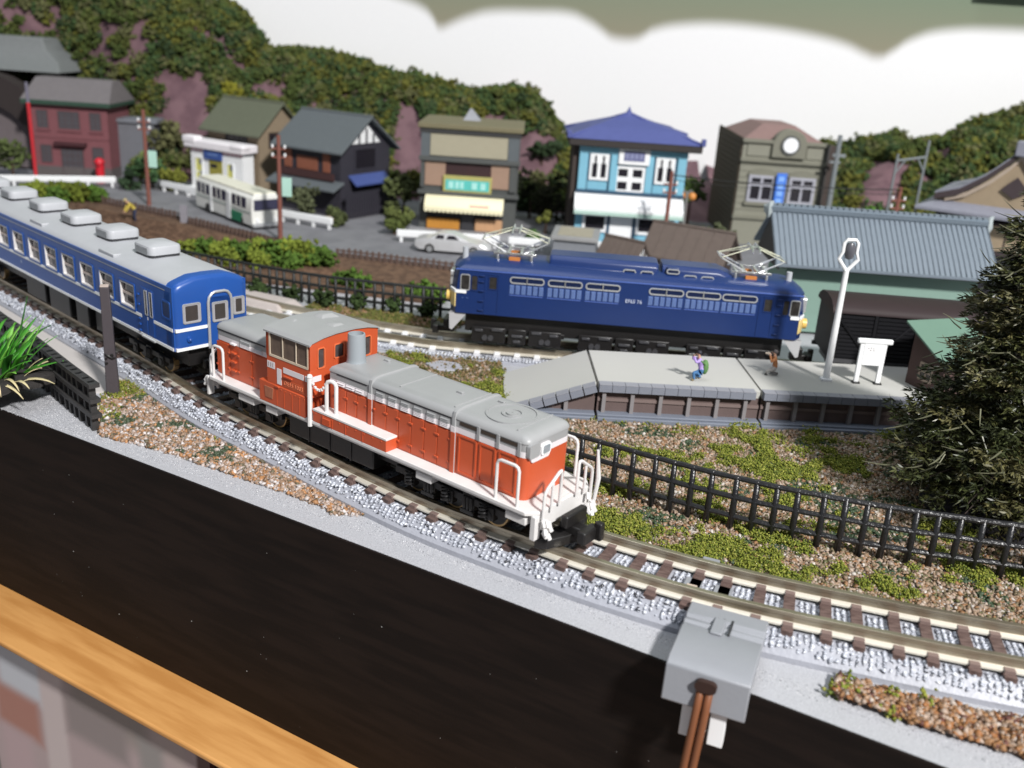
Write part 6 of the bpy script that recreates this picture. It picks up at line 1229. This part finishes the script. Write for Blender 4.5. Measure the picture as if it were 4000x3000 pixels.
CSL = mat('silver_car_paint', (.62, .62, .63), .28, metal=.35); b = MB()
secs = [(0, 5.0, 2.6, 5.0), (2, 5.8, 1.6, 5.8), (8, 6.0, 1.4, 6.4), (20, 6.1, 1.4, 6.3), (27, 6.0, 1.5, 5.2), (31, 5.4, 1.7, 4.4), (32.5, 4.6, 2.2, 3.6)]
b.loft([[(x, -w, z0_), (x, w, z0_), (x, w*1.0, (z0_+z1_)/2), (x, w*.92, z1_), (x, -w*.92, z1_), (x, -w, (z0_+z1_)/2)] for x, w, z0_, z1_ in secs]); cbd = b.build('body', CSL, car, smooth=True, angle=60)
b = MB(); b.loft([[(6, -4.9, 6.1), (6, 4.9, 6.1), (6.3, 4.4, 6.2), (6.3, -4.4, 6.2)], [(11, -5.1, 6.1), (11, 5.1, 6.1), (11, 3.9, 8.7), (11, -3.9, 8.7)], [(17, -5.1, 6.1), (17, 5.1, 6.1), (16, 3.9, 8.8), (16, -3.9, 8.8)], [(24, -4.9, 5.6), (24, 4.9, 5.6), (23.6, 4.6, 5.7), (23.6, -4.6, 5.7)]]); b.build('cabin', CSL, car, smooth=True, angle=50)
for x0, x1 in ((8.5, 12.5), (13.2, 19)): MB().prism([(x0, 6.3), (x1, 6.3), (min(x1, 17), 8.0), (x0+1.2, 8.0)], -5.05, -4.6, 'y').build('side_window', DWIN, cbd)
for x in (6.5, 25.5):
    for y in (-6.1, 5.0): w = MB().cyl((x, y, 2.0), 2.1, 1.1, 18, 0, None, 'y').build('wheel', BLACK, car, smooth=True); MB().cyl((x, y-.08, 2.0), 1.3, 1.25, 14, 0, None, 'y').build('rim', BRIGHT, w, smooth=True)
# ---- guard rails
def guard(label, x, y, L, rz, npost):
    t = thing('guard_rail', label, 'guard rail', (x, y, RZ), rz, 'white street guard rails'); part('beam', SIGNWHITE, t, (0, L, -.6, .6, 2.4, 5.6), bevel=.35)
    for i in range(npost): part('post', SIGNWHITE, t, (1.5+i*(L-4)/(npost-1), 2.7+i*(L-4)/(npost-1), -.4, .7, 0, 3))
guard('long white guard rail in front of the red brick building', -278, 488, 63, 20, 6)
guard('white guard rail running from the wooden pole to the white shop', -194, 508, 42, -31, 5)
guard('white guard rail between the bus and the dark timber house', -116, 449, 31, -25, 4)
guard('white guard rail behind the silver car', -56, 420.5, 46, 1, 4); guard('white guard rail behind the left pantograph of the blue engine', -6, 421, 30, -3, 3)
guard('white guard rail at the steps of the blue shop', 33, 424, 36, -8, 4)
# ---- poles and street furniture
POL = mat('red_brown_pole', (.21, .075, .055), .7, var=.15)
def pole(label, x, y, top, sign=None, rz=0):
    t = thing('utility_pole', label, 'utility pole', (x, y, RZ), rz); H = top-RZ; MB().tube([(0, 0, 0), (0, 0, H)], [1.05, .8], 10).build('shaft', POL, t, smooth=True)
    for z in (H-6, H-9.5):
        arm = part('crossarm', POL, t, (-3.0, 3.0, -.4, .4, z, z+.7))
        for k in (-2.6, 2.6): MB().cyl((k, 0, z+.7), .5, 1.3, 8).build('insulator', SIGNWHITE, arm, smooth=True)
    if sign: part('sign_plate', mat('mint_sign', (.45, .70, .60), .5), t, (1.2, 5.4, -.8, -.3, sign-RZ, sign-RZ+8), bevel=.15)
    return t
pole('wooden utility pole beside the field carrying a mint sign, left of the white shop', -184.5, 466, 40.5, 13.5)
pole('wooden utility pole with mint sign standing in front of the bus', -105, 408, 39.5, 14)
pole('red brown utility pole in front of the blue shop', 62.6, 417, 34.5); pole('red brown utility pole behind the station roof ridge', 162.5, 420, 34)
b = MB()
for dz, dy in ((-1.5, -1), (-1.5, 1.2), (-3.6, 0)):
    b.tube([(62.6+i*2.0, 417+dy+i*.06, 34.5-5+dz+5-((1-((i-25)/25)**2)*1.5)) for i in range(51)], .16, 4)
o = b.build('overhead_wire', BLACK); tag(o, 'thin black overhead wires strung between the two right hand poles', 'cable')
rp_ = thing('red_pole', 'bright red pole standing before the brick building', 'pole', (-255.8, 498, RZ)); MB().tube([(0, 0, 4.5), (0, 0, 42)], .95, 10).build('shaft', mat('bright_red', (.50, .02, .03), .5), rp_, smooth=True); MB().cyl((0, 0, 0), 1.15, 4.8, 10).build('foot', BLACK, rp_, smooth=True); MB().tube([(0, 0, 42), (0, 0, 52)], .8, 8).build('upper_shaft', mat('grey_violet_pole', (.16, .15, .2), .6), rp_, smooth=True)
mb_ = thing('post_box', 'round red post box at the front of the brick building', 'post box', (-232, 521, RZ)); MB().lathe([(2.6, 0), (2.6, 1.2), (2.2, 1.5), (2.2, 10.2), (2.7, 10.6), (2.6, 11.6), (1.6, 12.8), (.02, 13.3)], (0, 0, 0), 18).build('body', mat('post_box_red', (.62, .015, .03), .45), mb_, smooth=True, angle=50); part('letter_slot', BLACK, mb_, (-1.2, 1.2, -2.4, -2.0, 8.8, 9.3))
sl = thing('street_lamp', 'grey street lamp with orange globes beside the blue shop', 'street lamp', (76.5, 455, RZ)); MB().tube([(0, 0, 0), (0, 0, 26)], [.9, .6], 8).build('post', mat('grey_lamp_post', (.22, .21, .20), .6), sl, smooth=True)
for dx in (-2.6, 2.6): MB().tube([(0, 0, 24.5), (dx*.6, 0, 26.8), (dx, 0, 25.8)], .4, 6).build('arm', MATS['grey_lamp_post'], sl, smooth=True); MB().ball((dx, 0, 23.8), 2.0, 12).build('globe', mat('orange_globe', (.66, .26, .06), .35), sl, smooth=True)
gp_ = thing('steel_pole', 'tall grey steel pole at the right side of the clock building', 'pole', (146, 461, RZ)); MB().tube([(0, 0, 0), (-.5, 0, 56)], [1.5, 1.1], 8).build('shaft', mat('grey_steel', (.20, .22, .23), .5), gp_, smooth=True); part('bracket', MATS['grey_steel'], gp_, (-2.5, 3.5, -.5, .5, 46, 47.4)); part('bracket', MATS['grey_steel'], gp_, (-3.5, 1.5, -.5, .5, 43, 44))
gt = thing('steel_gantry', 'thin grey steel gantry frame before the trees at the right', 'gantry', (170.5, 452, RZ), 0)
for x in (0, 13): MB().tube([(x, 0, 0), (x, 0, 50 if x == 0 else 57)], .6, 6).build('leg', mat('grey_steel', (0, 0, 0)), gt, smooth=True)
MB().tube([(0, 0, 47), (13, 0, 49.5)], .55, 6).build('beam', MATS['grey_steel'], gt); MB().tube([(0, 0, 41), (4, 0, 47.6)], .4, 6).build('brace', MATS['grey_steel'], gt); MB().tube([(13, 0, 43), (9.5, 0, 48.6)], .4, 6).build('brace', MATS['grey_steel'], gt)
# ---- low picket fences round the field
PKT = mat('brown_picket', (.115, .072, .058), .8, var=.15)
pk_me = MB().box(-.42, .42, -.3, .3, -.3, 3.6).mesh('picket', PKT)
def pickets(label, a, c, gap=2.6):
    t = thing('picket_fence', label, 'fence', (*a, -5.2), math.degrees(math.atan2(c[1]-a[1], c[0]-a[0])), 'low brown picket fences by the field'); L = math.dist(a, c); n = int(L/gap)
    for z in (1.0, 2.4): part('rail', PKT, t, (-.5, L, .3, .8, z, z+.6))
    rg2 = random.Random(int(L))
    for i in range(n): p = link('picket', pk_me, t, (i*gap+.6, 0, rg2.uniform(-.2, .5)), (0, rg2.uniform(-.06, .06), 0))
    part('base_board', mat('field_edge_board', (.17, .12, .10), .8), t, (-.5, L, .8, 2.4, -.2, .5))
pickets('low brown picket fence behind the stooping figure in the field', (-206, 462), (-158, 436)); pickets('low brown picket fence below the bus', (-152, 428), (-104, 397)); pickets('low brown picket fence in front of the silver car', (-76, 384.5), (-20, 371.5))
b = MB(); o = part('grey_gate_post', mat('grey_gate', (.26, .25, .28), .7), None, (-1.6, 1.6, -.6, .6, 0, 8)); o.location = (-155, 431, -5.2); tag(o, 'small grey gate post between the two left picket fences', 'post')
# ---- bushes in the field and on the street
MOSS = (.15, .185, .026); MID = (.075, .135, .022)
def bush(label, cs, col, gs=1.0, n=130, zsq=.8, name='bush', cat='bush'):
    x0, y0 = cs[0][0], cs[0][1]; t = thing(name, label, cat, (x0, y0, RZ))
    P, Sz, Co = clump_grains([(c[0]-x0, c[1]-y0, c[2]*zsq*.7) for c in cs], [c[2] for c in cs], [np.array(col if len(c) < 4 else c[3])*RNG.uniform(.75, 1.2) for c in cs], [int(n*c[2]/4) for c in cs], gs)
    o = grains('foliage', P, Sz, Co, FOAM, 1); o.parent = t; del o['kind']; return t
bush('yellow green bush beyond the coach roof before the long guard rail', [(-236, 462, 6), (-228, 463, 6.5), (-219, 466, 6), (-211, 468, 5, MID), (-242, 460, 5), (-226, 458, 5, MID)], MOSS, 1.2)
bush('long hedge of green bushes along the far black fence', [(-131, 369, 4.5), (-124, 368, 5, MID), (-117, 366, 5.5), (-110, 365, 5.5, MID), (-103, 368, 6), (-96, 366, 6.5, MID), (-90, 368, 7), (-84, 366, 6.5), (-78, 364, 6, MID), (-100, 358, 4.5), (-88, 357, 4.5, MID), (-112, 358, 4)], MOSS, 1.0, 170)
bush('small green bush in the brown soil left of the blue engine', [(-62, 340, 4.2, MID), (-57, 338, 3.6), (-66, 341, 3)], MID, .8); bush('green bush in the soil beside the front end of the blue engine', [(-33, 331, 4, MID), (-28, 328, 3.4), (-37, 331, 3)], MID, .8)
bush('dark green bushes growing through the far black fence', [(-118, 326, 3.5, (.03, .05, .015)), (-104, 322, 3.5, (.03, .05, .015)), (-90, 318.5, 3.5, (.03, .05, .015)), (-78, 316, 3.4, (.03, .05, .015)), (-66, 313.5, 3.4, (.03, .05, .015)), (-54, 312.3, 3.2, (.03, .05, .015)), (-42, 311, 3, (.03, .05, .015)), (-30, 310, 3, (.03, .05, .015))], (.03, .05, .015), .8, 110)
def litt(label, x, y, r, h, col, name='small_tree', z=RZ):
    t = thing(name, label, 'tree', (x, y, z)); MB().tube([(0, 0, 0), (.3, 0, h*.5), (0, 0, h*.8)], [.9, .6, .3], 6).build('trunk', MATS['bark'], t)
    cs = [(RNG.normal()*r*.5, RNG.normal()*r*.4, h+RNG.normal()*r*.4) for _ in range(7)]; P, Sz, Co = clump_grains(cs, [r*.55]*7, [np.array(col)*RNG.uniform(.7, 1.25) for _ in range(7)], [34]*7, 1.1); o = grains('crown', P, Sz, Co, FOAM, 1); o.parent = t; del o['kind']
litt('grey green shrub tree at the corner of the dark timber house', -104, 456, 8, 11, (.085, .095, .05)); litt('small olive shrub at the right end of the guard rail by the dark house', -88, 445, 4.5, 5, (.075, .09, .035)); litt('tall olive tree between the dark house and the tan shop', -61, 480, 8, 16, (.10, .12, .045)); litt('low olive bush left of the tan shop pavement', -60, 452, 5.5, 5, (.11, .13, .04)); litt('round green potted bush left of the silver car', -59, 436, 4, 3.5, (.10, .125, .035))
litt('dark tree massed between the tan shop and the blue shop', 3, 500, 11, 13, (.018, .022, .010)); litt('dark tree at the left side wall of the blue shop', 17, 494, 10, 11, (.022, .024, .012)); litt('small round green shrub on the pavement left of the flat roofed hut', 7, 430, 3.4, 3.5, (.06, .13, .03)); litt('yellow green sapling in front of the dark trees', 11, 462, 2.4, 8, (.12, .13, .03))
litt('olive shrub in front of the dark side wall of the clock building', 92, 446, 6, 9, (.075, .085, .045)); litt('green tree behind the right corner of the blue shop', 88, 512, 9, 19, (.07, .11, .03)); litt('bright green bush right of the clock building', 156, 474, 9, 10, (.09, .20, .03)); litt('bright green bush behind the station ridge', 172, 470, 10, 10, (.085, .18, .028)); litt('low green bush left of the temple', 186, 458, 8, 7, (.10, .15, .05))
for x, y, r, h, c, lab in ((-213, 528, 7, 9, (.12, .15, .05), 'pale green tree at the right wall of the brick building'), (-201, 514, 8, 9, (.05, .10, .04), 'mid green tree between the brick building and the first pole'), (-192, 512, 7, 6, (.16, .17, .03), 'yellow green bush at the right of the first pole'), (-277, 515, 8, 12, (.10, .13, .045), 'green tree at the left of the brick building'), (-210, 505, 5, 3, (.035, .06, .03), 'dark green bush beside the right end of the long guard rail')): litt(lab, x, y, r, h, c)
# ---- figures far off
p3 = person('stooping person in yellow top working in the brown field', (-176, 425.5, -5.2), 35, dict(
    pelvis=(.6, 0, 4.0), belly=(.2, 0, 5.0), chest=(-1.1, 0, 6.4), neck=(-1.8, 0, 7.2), head=(-2.4, 0, 7.7), crown=(-2.9, 0, 8.1), sl=(-1.2, -1.1, 6.5), el=(-2.2, -1.4, 4.9), hl=(-2.9, -1.1, 3.6), sr=(-1.2, 1.1, 6.5), er=(-2.2, 1.3, 4.9), hr=(-2.9, .9, 3.6),
    hipl=(.6, -.7, 3.9), kl=(.1, -.9, 2.1), fl=(.5, -.9, .4), tl=(-.5, -.9, .25), hipr=(.6, .7, 3.9), kr=(.2, .9, 2.1), fr=(.6, .9, .4), tr=(-.4, .9, .25)), mat('yellow_cloth', (.52, .40, .07), .8), mat('dark_navy_trousers', (.025, .03, .065), .8), BLACK, mat('straw_hat', (.45, .36, .18), .8), 4, None, 1.25)
p4 = person('person in white top and blue trousers at the left end of the long guard rail', (-283, 487, RZ), 90, dict(
    pelvis=(0, 0, 5.2), belly=(0, 0, 6.4), chest=(0, 0, 8.2), neck=(0, 0, 9.3), head=(0, 0, 10.3), crown=(0, 0, 11.0), sl=(0, -1.2, 8.6), el=(.1, -1.6, 7.0), hl=(-.3, -1.7, 5.5), sr=(0, 1.2, 8.6), er=(.1, 1.6, 7.0), hr=(-.3, 1.7, 5.5),
    hipl=(0, -.65, 5.0), kl=(-.2, -.7, 2.8), fl=(.1, -.75, .5), tl=(-.8, -.8, .3), hipr=(0, .65, 5.0), kr=(0, .7, 2.8), fr=(.2, .75, .5), tr=(-.7, .8, .3)), SIGNWHITE, mat('navy_trousers', (.04, .06, .16), .8), BLACK, DKH, 5)
